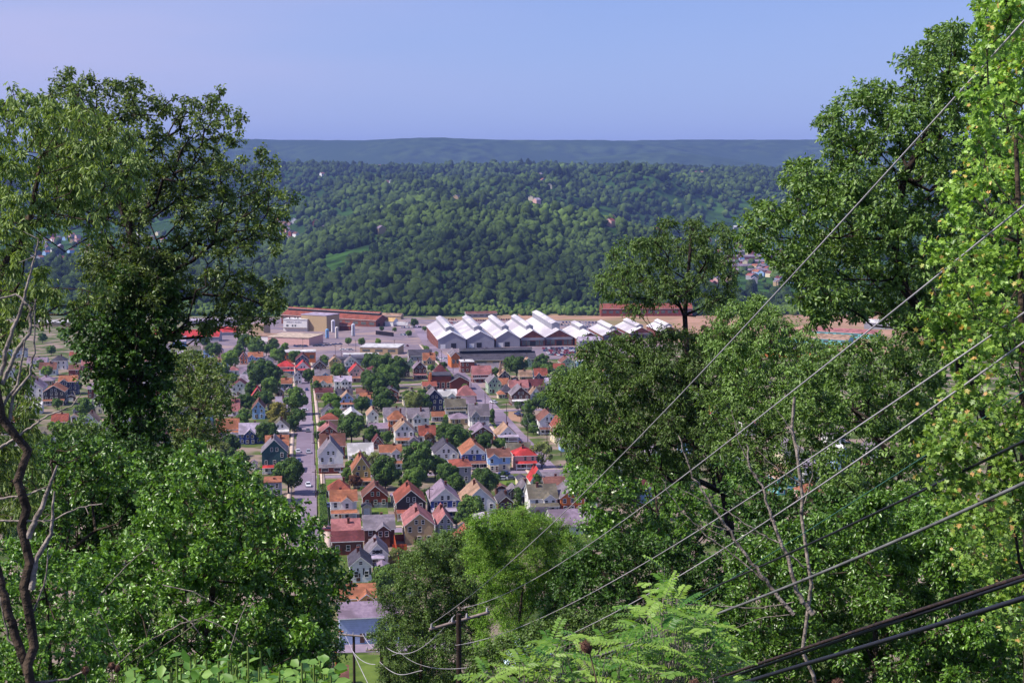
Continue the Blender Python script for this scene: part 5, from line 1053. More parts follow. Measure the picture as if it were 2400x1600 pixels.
# young locust sprays right in front of the camera
def sprays(name, label, D, stems, n, L, ll, lw, lm, poly, count, r=.004, col=None):
    b0 = P(stems[0][0][0], stems[0][0][1], D); base = np.array([b0[0], b0[1], float(Z(b0[0], b0[1]))]); root = thing(name, label, 'shrub', base)
    parts = []
    for s in stems:
        pts = [P(a[0], a[1], D + (a[2] if len(a) > 2 else 0)) for a in s]; pts = [np.array([pts[0][0], pts[0][1], base[2] - .1])] + pts
        parts.append(polytube(resample(pts, 14), np.linspace(r * 2.2, r * .6, 14), 6))
    c = scatter(poly, math.sqrt(1.0 * 60000 / count) * 1.1, 1); c = c[rng.permutation(len(c))[:count]]
    o = P(c[:, 0], c[:, 1], D + rng.uniform(-.7, .7, len(c))); dr = norm(rng.normal(0, 1, (len(c), 3)) * [1, .8, .35] + [0, 0, .25])
    st = np.array([P(s[len(s) // 2][0], s[len(s) // 2][1], D) for s in stems]); near = st[np.argmin(((o[:, None] - st[None]) ** 2).sum(-1), 1)] - [0, 0, .5]
    parts.append(tubes(near + rng.normal(0, .1, near.shape), o, r * .8, r * .4, 4)); parts.append(tubes(o, o + dr * L * .98 + [0, 0, -.2 * L], r * .4, r * .2, 4))
    v, f = join(parts); link('stem', meshdata('stem', v - base, f, [col or BARKL], smooth=True), root); fronds(o, dr, n, L, lw, ll, lm, 'leaves', root, base)
sprays('locust_sprays', 'yellow-green locust sprays in front at the bottom centre', 6.5, [[(1400, 1640), (1380, 1560), (1360, 1500)], [(1600, 1640), (1560, 1470), (1530, 1400)], [(1230, 1640), (1230, 1560)], [(1490, 1640), (1480, 1560)]], 9, .16, .036, .016, LM_LOCB,
    [(1120, 1600), (1150, 1560), (1240, 1540), (1300, 1500), (1350, 1490), (1420, 1520), (1480, 1500), (1500, 1430), (1570, 1370), (1600, 1440), (1700, 1450), (1690, 1520), (1720, 1610), (1120, 1620)], 270, .003)
sprays('sunny_locust_shoot', 'slender locust shoot rising before the dead branches', 7.5, [[(1605, 1640), (1590, 1560), (1560, 1480), (1520, 1400)]], 8, .15, .036, .016, LM_LOCB, [(1500, 1380), (1560, 1330), (1590, 1360), (1620, 1420), (1680, 1450), (1650, 1500), (1540, 1480), (1490, 1430)], 40, .003)
# broad-leaved herbs along the bottom left edge
hb0 = P(560, 1640, 4.5); hbase = np.array([hb0[0], hb0[1], float(Z(hb0[0], hb0[1]))]); hr = thing('knotweed', 'large pale leaves of a herb along the bottom edge, left of centre', 'plant', hbase)
hx = rng.uniform(290, 790, 900); hy = 1600 - np.abs(rng.normal(0, 1, 900)) * 34 + 34; hy = np.where(hx < 420, hy + 15, hy); hp = P(hx, hy, 4.5 + rng.uniform(-.5, .5, 900))
lv, lf_ = leaf_geo(hp, norm(rng.normal(0, 1, (900, 3)) * [1, 1, .3] + [0, 0, .1]), .048 * rng.uniform(.5, 1.2, 900), .030, 'oval', 1.6); link('leaves', meshdata('leaves', lv - hbase, lf_, [LM_HERB], rnd=np.repeat(rng.uniform(0, 1, 900), 2)), hr)
v, f = tubes(hp[::3] - [0, 0, .9], hp[::3], .004, .003, 4); link('stem', meshdata('stem', v - hbase, f, [mat('herb_stem', (110, 130, 60))]), hr)
SEED = mat('seed_head', (132, 98, 80), (84, 58, 50), scale=60, rough=1, detail=8)
for i, (x, y, D, s, x2) in enumerate([(200, 1572, 8, .020, 206), (262, 1560, 8, .018, 266), (274, 1567, 8, .018, 278), (1375, 1517, 5, .020, 1450), (1628, 1606, 5, .018, 1640), (1965, 1606, 5, .018, 1980)]):
    p = P(x, y, D); q = P(x2, 1700, D); base = np.array([q[0], q[1], float(Z(q[0], q[1]))])
    root = thing('teasel', ['dried teasel head, leftmost at the bottom left', 'dried teasel head, left one of a pair at the bottom left', 'dried teasel head, right one of a pair at the bottom left', 'dried teasel head on a bent stem before the locust sprays', 'dried teasel tip at the bottom edge right of the locust sprays', 'dried teasel tip at the bottom edge under the thick cables'][i], 'teasel', base)
    ax = norm(p - P(x2, 1640, D)); t = np.linspace(0, 1, 12); vv, ff = polytube(p + ax * (t[:, None] - .5) * s * 2.4, np.sin(np.pi * np.clip(t, .04, .97)) ** .6 * s * .75, 14)
    sp_ = 260; th_ = rng.uniform(0, 2 * np.pi, sp_); tt = rng.uniform(.05, .95, sp_); u_ = norm(np.cross(ax, [0, 0, 1.])); w_ = np.cross(ax, u_); rd = u_ * np.cos(th_)[:, None] + w_ * np.sin(th_)[:, None]
    c0 = p + ax * (tt[:, None] - .5) * s * 2.4 + rd * (np.sin(np.pi * tt) ** .6 * s * .7)[:, None]; v3, f3 = tubes(c0, c0 + rd * s * .5 + ax * s * .4, s * .05, s * .008, 3)
    link('seed_head', meshdata('seed_head', np.concatenate([vv, v3]) - base, np.concatenate([ff, f3 + len(vv)]), [SEED], smooth=True), root)
    vv, ff = polytube(resample([base, P(x2, 1640, D), p - ax * s], 12), .003, 5); link('stem', meshdata('stem', vv - base, ff, [mat('dry_stem', (120, 100, 74))]), root)
# ---------------------------------------------------------------- dead trees
def dead_tree(name, label, D, limbs, m=None):
    s0 = limbs[0][0]; b0 = P(s0[0][0], s0[0][1], D); base = np.array([b0[0], b0[1], float(Z(b0[0], b0[1]))]); root = thing(name, label, 'tree', base); tr_, br_ = [], []
    for i, (pix, ra, rb_) in enumerate(limbs):
        pts = [P(a[0], a[1], D + (a[2] if len(a) > 2 else 0)) for a in pix]
        if i == 0: pts = [base - [0, 0, .3]] + pts
        n = len(pts) * 5; q = resample(pts, n); L = np.linalg.norm(q[-1] - q[0]); q[1:-1] += rng.normal(0, .004, (n - 2, 3)) * L
        (tr_ if ra >= .04 else br_).append(polytube(q, np.linspace(ra, rb_, n), 8))
        if ra < .03:
            for _ in range(3):
                j = int(rng.integers(n // 3, n)); e = q[j] + norm(rng.normal(0, 1, 3)) * L * .12; br_.append(polytube(resample([q[j], (q[j] + e) / 2 + rng.normal(0, .02, 3) * L * .3, e], 5), np.linspace(rb_ * .9, rb_ * .4, 5), 5))
    v, f = join(tr_ or br_[:1]); link('trunk', meshdata('trunk', v - base, f, [m or BARKL], smooth=True), root)
    if br_: v, f = join(br_); link('branches', meshdata('branches', v - base, f, [BARKL], smooth=True), root)
dead_tree('dead_tree', 'bare dead tree with two stems at the left edge', 12, [
    ([(78, 1620), (74, 1500), (68, 1400), (66, 1280), (62, 1180), (45, 1080), (20, 980), (5, 920), (-20, 860)], .05, .04),
    ([(66, 1580), (30, 1470), (8, 1380), (-20, 1290)], .042, .035), ([(74, 1380), (84, 1310), (120, 1250), (128, 1150)], .03, .008), ([(66, 1260), (100, 1180), (135, 1090)], .03, .010),
    ([(0, 880), (20, 800), (50, 720), (72, 640), (90, 560)], .022, .006), ([(5, 900), (40, 820), (70, 780), (72, 720), (40, 690), (0, 700)], .020, .008),
    ([(-10, 1220), (120, 1220), (180, 1190), (240, 1180)], .010, .005), ([(-10, 1170), (60, 1160), (110, 1140)], .012, .005), ([(0, 1050), (60, 1010), (110, 975), (170, 950), (190, 920)], .014, .004),
    ([(20, 990), (30, 930), (70, 880), (80, 820), (82, 700)], .016, .005), ([(0, 960), (40, 900), (60, 800), (85, 700)], .014, .004), ([(80, 1430), (110, 1350), (112, 1290)], .01, .005), ([(80, 1600), (160, 1590), (200, 1570)], .014, .006), ([(70, 1540), (20, 1500), (0, 1400), (10, 1350)], .012, .005)], BARK)
dead_tree('bare_branched_tree', 'pale bare tree with many thin stems before the right thicket', 18.5, [
    ([(1912, 1455), (1905, 1380), (1890, 1300), (1882, 1200), (1875, 1100), (1868, 1000), (1862, 930)], 0.0459, 0.0192),
    ([(1905, 1440), (1870, 1390), (1845, 1300), (1820, 1250), (1790, 1150), (1760, 1100), (1750, 1040)], 0.0324, 0.0096), ([(1860, 1440), (1800, 1370), (1740, 1290), (1680, 1200), (1620, 1110), (1590, 1020)], 0.0270, 0.0077),
    ([(1790, 1360), (1720, 1300), (1650, 1250), (1590, 1190), (1550, 1120)], 0.0119, 0.0038), ([(1885, 1330), (1820, 1270), (1750, 1230), (1690, 1190), (1640, 1170), (1590, 1140)], 0.0119, 0.0038),
    ([(1870, 1050), (1850, 1000), (1820, 960), (1800, 940)], 0.0086, 0.0032), ([(1872, 1130), (1840, 1110), (1800, 1080), (1770, 1050)], 0.0076, 0.0032), ([(1770, 1120), (1730, 1030), (1715, 960)], 0.0076, 0.0032),
    ([(1860, 1410), (1780, 1425), (1700, 1420), (1570, 1415)], 0.0086, 0.0032), ([(1850, 1440), (1790, 1445), (1700, 1480)], 0.0065, 0.0026), ([(1640, 1220), (1700, 1240), (1800, 1255)], 0.0054, 0.0026), ([(1710, 1260), (1660, 1240), (1620, 1240)], 0.0054, 0.0026), ([(1885, 1180), (1905, 1110), (1900, 1050)], 0.0086, 0.0032)])
dead_tree('fallen_brushwood', 'tangle of dry twigs low on the left slope', 14, [([(300, 1620), (330, 1560), (420, 1480), (500, 1430)], .012, .004)] + [([(x, y), (x + dx * .5, y + dy * .5 - 10), (x + dx, y + dy)], .007, .003) for x, y, dx, dy in [(230, 1400, 120, -120), (350, 1500, 150, -60), (420, 1440, 60, 60), (250, 1580, 120, -90), (380, 1370, 140, 50), (480, 1450, 90, 60), (150, 1480, 130, 40), (540, 1520, 40, -110), (180, 1560, 40, -160), (280, 1540, -60, -130)]])
# ---------------------------------------------------------------- near utility poles and cables
def near_pole(label, D, x, ytop, arm, r, tr=None, m=None):
    p = P(x, ytop, D); base = np.array([p[0], p[1], float(Z(p[0], p[1]))]); root = thing('utility_pole', label, 'pole', base); h = p[2] - base[2]
    b = MB(); b.cyl(0, 0, -.5, h, r * 1.2, r, 14); b.build('pole', [m or WOOD], root)
    if arm:
        a = P(arm[0], arm[1], D) - base; c = P(arm[2], arm[3], D + (arm[4] if len(arm) > 4 else 0)) - base; v, f = polytube([a + [0, -r - .06, 0], c + [0, -r - .06, 0]], .075, 4)
        ar = link('crossarm', meshdata('crossarm', v, f, [GREYW if not m else m]), root)
        for t in (.04, .38, .62, .96):
            q = a + (c - a) * t; b = MB(); b.cyl(q[0], q[1] - r - .06, q[2] + .06, q[2] + .22, .045, .03, 8); b.build('insulator', [CER], root)
    if tr:
        q = P(tr[0], tr[1], D) - base; b = MB(); b.cyl(q[0], q[1] - .1, q[2] - .45, q[2] + .45, .27, .27, 14); b.cyl(q[0], q[1] - .1, q[2] + .45, q[2] + .55, .27, .1, 14); b.build('transformer', [mat('transformer_grey', (130, 146, 158), rough=.5)], root)
    return root
near_pole('dark wooden utility pole with weathered grey crossarm at the bottom centre', 57, 1075, 1438, (1006, 1472, 1147, 1431, 1.2), .105)
near_pole('orange-brown utility pole with grey transformer beside the lowest street', 120, 787, 1474, (785, 1478, 806, 1478), .10, (800, 1508), mat('fresh_pole_wood', (176, 104, 52), (142, 80, 42), scale=3))
near_pole('middle dark utility pole with two-ended crossarm above the lawn', 100, 829, 1490, (788, 1483, 853, 1489), .095)
near_pole('short dark utility pole with crossarm at the lawn edge', 88, 894, 1520, (858, 1521, 928, 1519), .095)
near_pole('leaning grey utility pole behind the orange-brown one', 128, 779, 1490, None, .10, None, GREYW)
def cable(name, label, pix, r, m, sagd=0):
    pts = np.array([P(a, b, D) for a, b, D in pix]); t = np.linspace(0, 1, len(pts)); 
    n = 60; tt = np.linspace(0, 1, n); s = np.concatenate([[0], np.cumsum(np.linalg.norm(np.diff(pts, axis=0), axis=1))]); s /= s[-1]
    deg = min(3, len(pts) - 1); q = np.stack([np.polyval(np.polyfit(s, pts[:, k], deg), tt) for k in range(3)], 1)
    v, f = polytube(q, r, 8); o = link(name, meshdata(name, v, f, [m], smooth=True)); tag(o, label, 'cable')
BLACK = mat('black_cable', (34, 34, 42), (26, 26, 32), rough=.4, scale=2, spec=.5); GREYC = mat('grey_cable', (122, 122, 120), (88, 88, 88), rough=.5, scale=4); GREENC = mat('green_wire', (66, 112, 98), scale=4); RUSTC = mat('rusty_cable', (64, 48, 44), (30, 26, 28), scale=30, rough=.7, detail=6)
def dscale(pix, D0, D1):
    """depths along a straight wire: 1/D is linear along its image"""
    x = np.array([p[0] for p in pix], float); y = np.array([p[1] for p in pix], float); s = np.concatenate([[0], np.cumsum(np.hypot(np.diff(x), np.diff(y)))]); s /= s[-1]
    return [(a, b, 1 / ((1 - t) / D0 + t / D1)) for a, b, t in zip(x, y, s)]
cable('power_wire', 'uppermost light wire sweeping from top right to the crossarm', dscale([(2440, 10), (2050, 430), (1618, 900), (1300, 1223), (1120, 1380), (1010, 1462)], 12, 57), .009, WIRE)
cable('power_wire', 'second light wire, reaching the top of the crossarm pole', dscale([(2440, 440), (2156, 690), (1877, 900), (1590, 1125), (1300, 1325), (1180, 1395), (1082, 1424)], 12, 57), .009, WIRE)
cable('power_wire', 'third light wire, meeting the crossarm pole below its arm', dscale([(2440, 705), (2156, 900), (1700, 1205), (1300, 1431), (1180, 1484), (1068, 1511)], 12, 57), .009, WIRE)
cable('power_wire', 'fourth light wire, sagging past the pole to the short one', dscale([(2440, 770), (2266, 900), (1800, 1225), (1480, 1410), (1300, 1499), (1180, 1548), (1075, 1566), (980, 1555), (925, 1512)], 12, 88), .010, WIRE)
cable('guy_wire', 'thin green wire running under the four light wires', dscale([(2440, 890), (2399, 919), (1880, 1251), (1482, 1501), (1400, 1555)], 12, 30), .006, GREENC)
cable('power_cable', 'slim black cable above the thick grey one', dscale([(2440, 1012), (2400, 1036), (1885, 1279), (1651, 1386), (1300, 1531), (1150, 1590)], 12, 40), .015, BLACK)
cable('power_cable', 'thick grey cable crossing the right thicket', dscale([(2440, 1112), (2400, 1134), (1885, 1354), (1702, 1433), (1300, 1569), (1180, 1610)], 11, 30), .016, GREYC)
cable('power_cable', 'rust-streaked cable crossing the lower right corner', dscale([(2440, 1336), (2400, 1349), (2001, 1480), (1646, 1600), (1560, 1630)], 9, 15), .014, RUSTC)
cable('power_cable', 'black cable lying against the rust-streaked one', dscale([(2440, 1344), (2400, 1357), (2001, 1489), (1660, 1604), (1575, 1634)], 9, 15), .014, BLACK)
cable('power_cable', 'thickest glossy black cable at the lower right', dscale([(2440, 1388), (2400, 1400), (2001, 1522), (1740, 1600), (1640, 1632)], 8.5, 13), .017, BLACK)
for i, (pp, lb) in enumerate([([(850, 1486, 100), (866, 1506, 96), (884, 1528, 92), (905, 1536, 88), (925, 1530, 84), (940, 1524, 80)], 'short sagging wire between the middle and the short pole'), ([(897, 1508, 88), (925, 1528, 82), (955, 1531, 76), (1000, 1508, 68), (1045, 1466, 60), (1068, 1438, 57)], 'wire looping from the short pole up to the crossarm pole'),
        ([(890, 1550, 88), (915, 1571, 84), (945, 1580, 78), (990, 1570, 70)], 'low sagging wire at the short pole'), ([(826, 1524, 100), (850, 1548, 96), (880, 1556, 92)], 'low wire before the lawn'), ([(806, 1482, 118), (815, 1500, 112), (826, 1524, 100), (850, 1575, 90), (862, 1600, 86)], 'wire dropping down in front of the lawn')]):
    cable('service_wire', lb, pp, .02, WIRE)
gr = thing('lowest_roof', 'brown roof corner showing at the bottom edge by the poles', 'house', G(765, 1625) * 1.0, YAW); b = MB(); walls(b, -4, 4, 0, 6, 0, 2.6, 1.6, 'x'); b.build('wall', [wallm('tan')] * 3, gr); b = MB(); gable_roof(b, -4, 4, 0, 6, 2.6, 1.6, axis='x'); b.build('roof', [roofm('brown'), TRIM], gr)
tb = MB(); tb.prism([(-1.0, -.5), (1.0, -.5), (1.0, .2), (.5, .6), (-.6, .6), (-1.0, .1)], -.8, .8, 0); p = P(1258, 1556, 50); o = tb.build('tarpaulin', [mat('pale_blue_tarpaulin', (190, 214, 226), rough=.6, scale=2)], None); o.location = p; o.rotation_euler = (0, .5, .2); tag(o, 'pale blue tarpaulin cover half hidden by the locust sprays', 'tarpaulin')
# ---------------------------------------------------------------- trees of the town and the woods
def ico(sub):
    import bmesh
    bm = bmesh.new(); bmesh.ops.create_icosphere(bm, subdivisions=sub, radius=1); v = np.array([q.co[:] for q in bm.verts]); f = np.array([[q.index for q in g.verts] for g in bm.faces]); bm.free(); return v, f
V2, F2 = ico(2); V3, F3 = ico(3); V1, F1 = ico(1)
def lumpy(V, seed, amp=.22, n=14):
    r = np.random.default_rng(seed); c = norm(r.normal(0, 1, (n, 3))); d = np.arccos(np.clip(V @ c.T, -1, 1)); b = np.exp(-(d / .42) ** 2).max(1); return V * (1 - amp + amp * 1.6 * b + r.normal(0, .04, len(V)))[:, None]
def crown_mesh(name, lm, seed, n=5200, shape=(1, 1, 1.05), leaf=.075, loose=0.):
    r = np.random.default_rng(seed); nb = 34; c = norm(r.normal(0, 1, (nb, 3)) + [0, 0, .25]) * r.uniform(.45, .80, (nb, 1)) * shape; rad = r.uniform(.24, .38, nb) * (1 - loose * .3)
    i = r.integers(0, nb, n); d = norm(r.normal(0, 1, (n, 3)) + c[i] * .9 + [0, 0, .35]); p = c[i] + d * rad[i][:, None] * r.uniform(.75, 1.08, (n, 1)); p[:, 2] += 1.18
    t = norm(np.cross(d, r.normal(0, 1, (n, 3)))); s = np.cross(norm(d + r.normal(0, .45, (n, 3))), t); L = leaf * r.uniform(.6, 1.3, (n, 1))
    v = np.stack([p - t * L, p + s * L * .6, p + t * L, p - s * L * .6], 1).reshape(-1, 3); f = np.arange(n * 4).reshape(-1, 4)
    rn = list(np.clip(r.uniform(0, 1, n) * .8 + .2 * (np.sin(i * 7.3) * .5 + .5), 0, 1))
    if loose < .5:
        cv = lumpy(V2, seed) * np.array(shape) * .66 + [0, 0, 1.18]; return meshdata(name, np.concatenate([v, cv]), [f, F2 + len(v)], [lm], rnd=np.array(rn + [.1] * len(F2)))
    return meshdata(name, v, f, [lm], rnd=np.array(rn))
def trunk_mesh(seed):
    r = np.random.default_rng(seed); A = [[0, 0, -.2], [0, 0, .35]]; B = [[0, 0, .35], [.02, .01, .8]]; ra = [.06, .05]; rb = [.05, .04]
    for k in range(9):
        a = k * 2.4; q = np.array([math.cos(a), math.sin(a), 0]) * r.uniform(.3, .55); A.append([.01, 0, .35 + .05 * k]); B.append([q[0], q[1], 1.0 + .06 * k]); ra.append(.03); rb.append(.012)
    v, f = tubes(A, B, np.array(ra), np.array(rb), 6); return meshdata('trunk', v, f, [BARKD])
TT = dict(dark=leafmat('town_dark', (36, 60, 26), (88, 114, 50), tr=.15, gloss=.15, rough=.7), mid=leafmat('town_mid', (50, 80, 32), (112, 138, 62), tr=.2, gloss=.15, rough=.7), bright=leafmat('town_bright', (78, 112, 36), (120, 146, 58), tr=.2, gloss=.15, rough=.7), pale=leafmat('town_pale', (92, 106, 52), (130, 138, 76), tr=.2, gloss=.15, rough=.7), yellow=leafmat('town_yellow', (104, 104, 40), (142, 134, 62), tr=.2, gloss=.15, rough=.7), red=leafmat('town_red', (84, 56, 44), (112, 78, 56), tr=.2, gloss=.15, rough=.7))
CR = {k: [crown_mesh('crown', m, s * 11 + i, shape=(1, 1, sh), loose=lo) for i, (s, sh, lo) in enumerate([(1, 1.0, 0), (2, 1.15, 0), (3, .9, .0)])] for k, m in TT.items()}
CRT = {k: crown_mesh('crown', TT[k], 77, shape=(.55, .55, 1.25)) for k in ('dark', 'mid')}; CRL = {k: crown_mesh('crown', TT[k], 99, n=2600, loose=1) for k in ('pale', 'mid', 'bright', 'red')}
TK = [trunk_mesh(5), trunk_mesh(9)]
WORD = dict(dark='dark green', mid='mid green', bright='bright green', pale='pale green', yellow='yellowish', red='reddish')
_tl = {}
def tree(x, y, r, tone='dark', shape=0, label=None):
    yb = y + r * 1.12; k = K(yb); s = r / k
    if shape in (0, 1, 2): cr_ = CR[tone][shape]; nm = 'round'
    elif shape == 3: cr_ = CRT[tone]; nm = 'slim upright'
    else: cr_ = CRL[tone]; nm = 'loose'
    if label is None:
        best = min([h for h in HOUSES if h[6]], key=lambda h: ((h[0] - x) ** 2 + (h[1] - h[2] * .3 - y) ** 2)); dx = x - best[0]; dy = yb - best[1]
        rel = 'left of' if dx < -best[2] * .35 else 'right of' if dx > best[2] * .35 else 'behind' if dy < 0 else 'before'
        kind = 'tree' if r > 11 else 'bush'
        for pre in (f'{WORD[tone]} {kind} standing' if 0 else f'{WORD[tone]} {kind}', f'{nm} {WORD[tone]} {kind}', f'small {WORD[tone]} {kind}' if r < 20 else f'large {WORD[tone]} {kind}', f'smaller {nm} {WORD[tone]} {kind}', f'another {nm} {WORD[tone]} {kind}', f'further {nm} {WORD[tone]} {kind}', f'yet another {WORD[tone]} {kind}', f'one more {WORD[tone]} {kind}', f'extra {nm} {WORD[tone]} {kind}'):
            q_ = f'{pre} {rel} the'; label = q_ + ' ' + REF(best, 16 - len(q_.split()))
            if label not in LABELS: break
    t = thing('tree' if r > 11 else 'bush', label, 'tree' if r > 11 else 'bush', G(x, yb), rng.uniform(0, 6.28), 'trees among the houses of the town', scale=(s, s, s * (1 if shape != 3 else 1.0)))
    link('trunk', TK[0 if r > 20 else 1], t); link('crown', cr_, t)
for a in [(676, 1110, 42, 'dark', 0), (903, 1106, 37, 'dark', 1), (820, 1092, 15, 'bright', 4), (846, 1078, 22, 'pale', 4), (832, 1126, 17, 'red', 2), (880, 1080, 22, 'pale', 4), (815, 1112, 16, 'mid', 1), (978, 1080, 42, 'dark', 1), (972, 1120, 30, 'mid', 0), (1020, 1090, 28, 'dark', 0), (1050, 1112, 32, 'dark', 2), (1068, 1135, 26, 'dark', 1), (1138, 1128, 36, 'dark', 0), (1104, 1190, 34, 'mid', 0), (1085, 1215, 24, 'dark', 1), (1140, 1185, 22, 'bright', 4), (1215, 1163, 18, 'dark', 3), (1270, 1062, 30, 'pale', 4), (1344, 1072, 22, 'dark', 2), (1258, 1128, 16, 'mid', 3), (1306, 1165, 20, 'dark', 2), (1030, 1200, 18, 'pale', 4), (980, 1200, 14, 'bright', 0), (906, 1352, 36, 'mid', 0), (880, 1380, 24, 'dark', 1), (1196, 1140, 12, 'mid', 2),
          (824, 1000, 35, 'dark', 0), (777, 942, 25, 'bright', 2), (848, 947, 21, 'dark', 0), (898, 938, 30, 'dark', 1), (880, 900, 30, 'dark', 0), (912, 898, 30, 'dark', 2), (695, 938, 30, 'mid', 1), (700, 975, 20, 'dark', 0), (653, 972, 28, 'yellow', 1), (686, 990, 18, 'dark', 1), (620, 936, 24, 'dark', 0), (634, 905, 25, 'mid', 2), (627, 1013, 28, 'dark', 0), (645, 990, 16, 'yellow', 2), (974, 940, 26, 'pale', 0), (992, 944, 22, 'dark', 1), (872, 1018, 21, 'dark', 1), (906, 1024, 17, 'mid', 0), (783, 975, 22, 'mid', 2), (756, 1000, 16, 'mid', 4), (745, 1020, 12, 'dark', 0), (808, 975, 14, 'dark', 2), (1069, 1022, 33, 'dark', 0), (1040, 1014, 22, 'dark', 1), (1134, 1034, 24, 'dark', 2), (1110, 1022, 16, 'dark', 0), (1172, 1040, 16, 'mid', 0), (1241, 990, 20, 'dark', 1), (1250, 1003, 14, 'mid', 2), (1275, 942, 30, 'dark', 0), (1304, 950, 26, 'dark', 2), (1240, 955, 18, 'mid', 1), (1330, 930, 26, 'dark', 1), (992, 925, 16, 'dark', 2), (960, 930, 18, 'mid', 0), (1099, 957, 12, 'pale', 0), (1153, 975, 14, 'dark', 3), (1214, 950, 11, 'dark', 2), (1008, 1030, 17, 'red', 4), (1000, 1050, 18, 'dark', 1), (1058, 1038, 14, 'bright', 2), (1018, 975, 9, 'mid', 0), (1046, 978, 8, 'bright', 0), (742, 905, 13, 'dark', 1), (740, 875, 12, 'mid', 0),
          (613, 872, 34, 'dark', 0), (637, 878, 28, 'dark', 2), (590, 910, 18, 'dark', 1), (541, 841, 23, 'bright', 0), (560, 822, 16, 'mid', 1), (598, 810, 24, 'mid', 2), (575, 800, 20, 'dark', 0), (641, 808, 15, 'dark', 1), (625, 818, 14, 'mid', 0), (660, 838, 19, 'dark', 3), (645, 832, 15, 'bright', 1), (692, 836, 17, 'mid', 0), (678, 832, 12, 'dark', 2), (668, 812, 10, 'bright', 2), (760, 845, 13, 'mid', 1), (793, 868, 20, 'mid', 0), (723, 880, 15, 'dark', 1), (872, 850, 26, 'dark', 0), (900, 855, 30, 'dark', 2), (932, 862, 26, 'dark', 1), (910, 878, 28, 'mid', 0), (862, 888, 20, 'dark', 1), (817, 799, 9, 'mid', 0), (848, 800, 10, 'mid', 2), (886, 800, 8, 'bright', 2), (545, 890, 18, 'mid', 4), (560, 905, 16, 'dark', 0), (528, 870, 14, 'dark', 2), (500, 820, 20, 'dark', 0), (600, 890, 18, 'mid', 0), (665, 895, 14, 'mid', 1), (590, 950, 14, 'dark', 1), (575, 940, 22, 'dark', 2), (550, 950, 18, 'dark', 0), (572, 975, 18, 'mid', 1), (596, 965, 13, 'pale', 4), (560, 1000, 16, 'mid', 0), (640, 1040, 12, 'mid', 0),
          (1211, 858, 26, 'dark', 0), (1196, 850, 18, 'dark', 2), (1270, 855, 24, 'dark', 1), (1282, 868, 17, 'mid', 0), (1162, 876, 14, 'dark', 1), (1155, 885, 10, 'mid', 0), (1038, 857, 11, 'dark', 0), (971, 756, 11, 'dark', 0), (958, 781, 8, 'mid', 0), (1317, 876, 20, 'mid', 1), (1330, 892, 18, 'dark', 0), (1010, 862, 9, 'bright', 0), (1000, 905, 9, 'mid', 0), (1300, 905, 16, 'dark', 1), (1350, 880, 22, 'mid', 2), (1355, 905, 20, 'dark', 0), (1365, 940, 24, 'dark', 1), (1090, 905, 8, 'mid', 0), (998, 818, 9, 'bright', 4), (1022, 830, 8, 'pale', 4), (995, 770, 6, 'mid', 0), (925, 772, 6, 'mid', 0), (895, 770, 6, 'dark', 0),
          (110, 870, 14, 'bright', 0), (95, 855, 12, 'mid', 1), (135, 945, 14, 'mid', 0), (200, 955, 22, 'mid', 1), (180, 905, 14, 'dark', 0), (205, 985, 20, 'dark', 2), (130, 1010, 26, 'bright', 4), (170, 1030, 30, 'mid', 0), (110, 1040, 24, 'mid', 2), (60, 1000, 24, 'mid', 1), (230, 1040, 26, 'dark', 1), (180, 840, 14, 'bright', 2), (120, 820, 12, 'mid', 0), (150, 785, 14, 'bright', 1), (100, 790, 12, 'mid', 2), (30, 960, 20, 'dark', 0), (50, 880, 18, 'mid', 0), (420, 860, 20, 'mid', 0), (460, 840, 18, 'dark', 1), (480, 870, 20, 'mid', 2), (400, 900, 22, 'dark', 2), (350, 800, 18, 'mid', 0), (480, 800, 14, 'dark', 0), (440, 1000, 30, 'mid', 0), (500, 1090, 30, 'dark', 1), (470, 920, 22, 'mid', 1), (500, 960, 22, 'dark', 0), (420, 950, 24, 'mid', 2),
          (660, 1180, 22, 'mid', 4), (625, 1170, 22, 'dark', 0), (600, 1130, 20, 'mid', 1), (1330, 1230, 16, 'mid', 0), (1260, 1220, 22, 'mid', 2), (1210, 1230, 26, 'bright', 1), (1060, 1260, 20, 'mid', 0), (930, 1300, 20, 'pale', 4), (1020, 1310, 34, 'mid', 1), (960, 1310, 20, 'pale', 0), (1390, 1020, 20, 'mid', 0), (1420, 1100, 26, 'dark', 1), (1480, 1040, 26, 'mid', 2), (1540, 1000, 26, 'dark', 0), (1600, 1120, 30, 'mid', 1), (1580, 930, 24, 'dark', 2), (1700, 960, 24, 'mid', 0), (1800, 980, 26, 'dark', 1), (1700, 1130, 30, 'mid', 2), (1900, 1080, 28, 'dark', 0), (1820, 1050, 24, 'mid', 1), (2010, 1140, 30, 'dark', 2), (2080, 1000, 30, 'mid', 0), (1950, 980, 26, 'dark', 1), (1480, 1150, 30, 'dark', 1), (1540, 1220, 34, 'mid', 0), (2050, 900, 26, 'dark', 0), (1900, 900, 24, 'mid', 1), (1780, 870, 24, 'dark', 2)]: tree(*a)
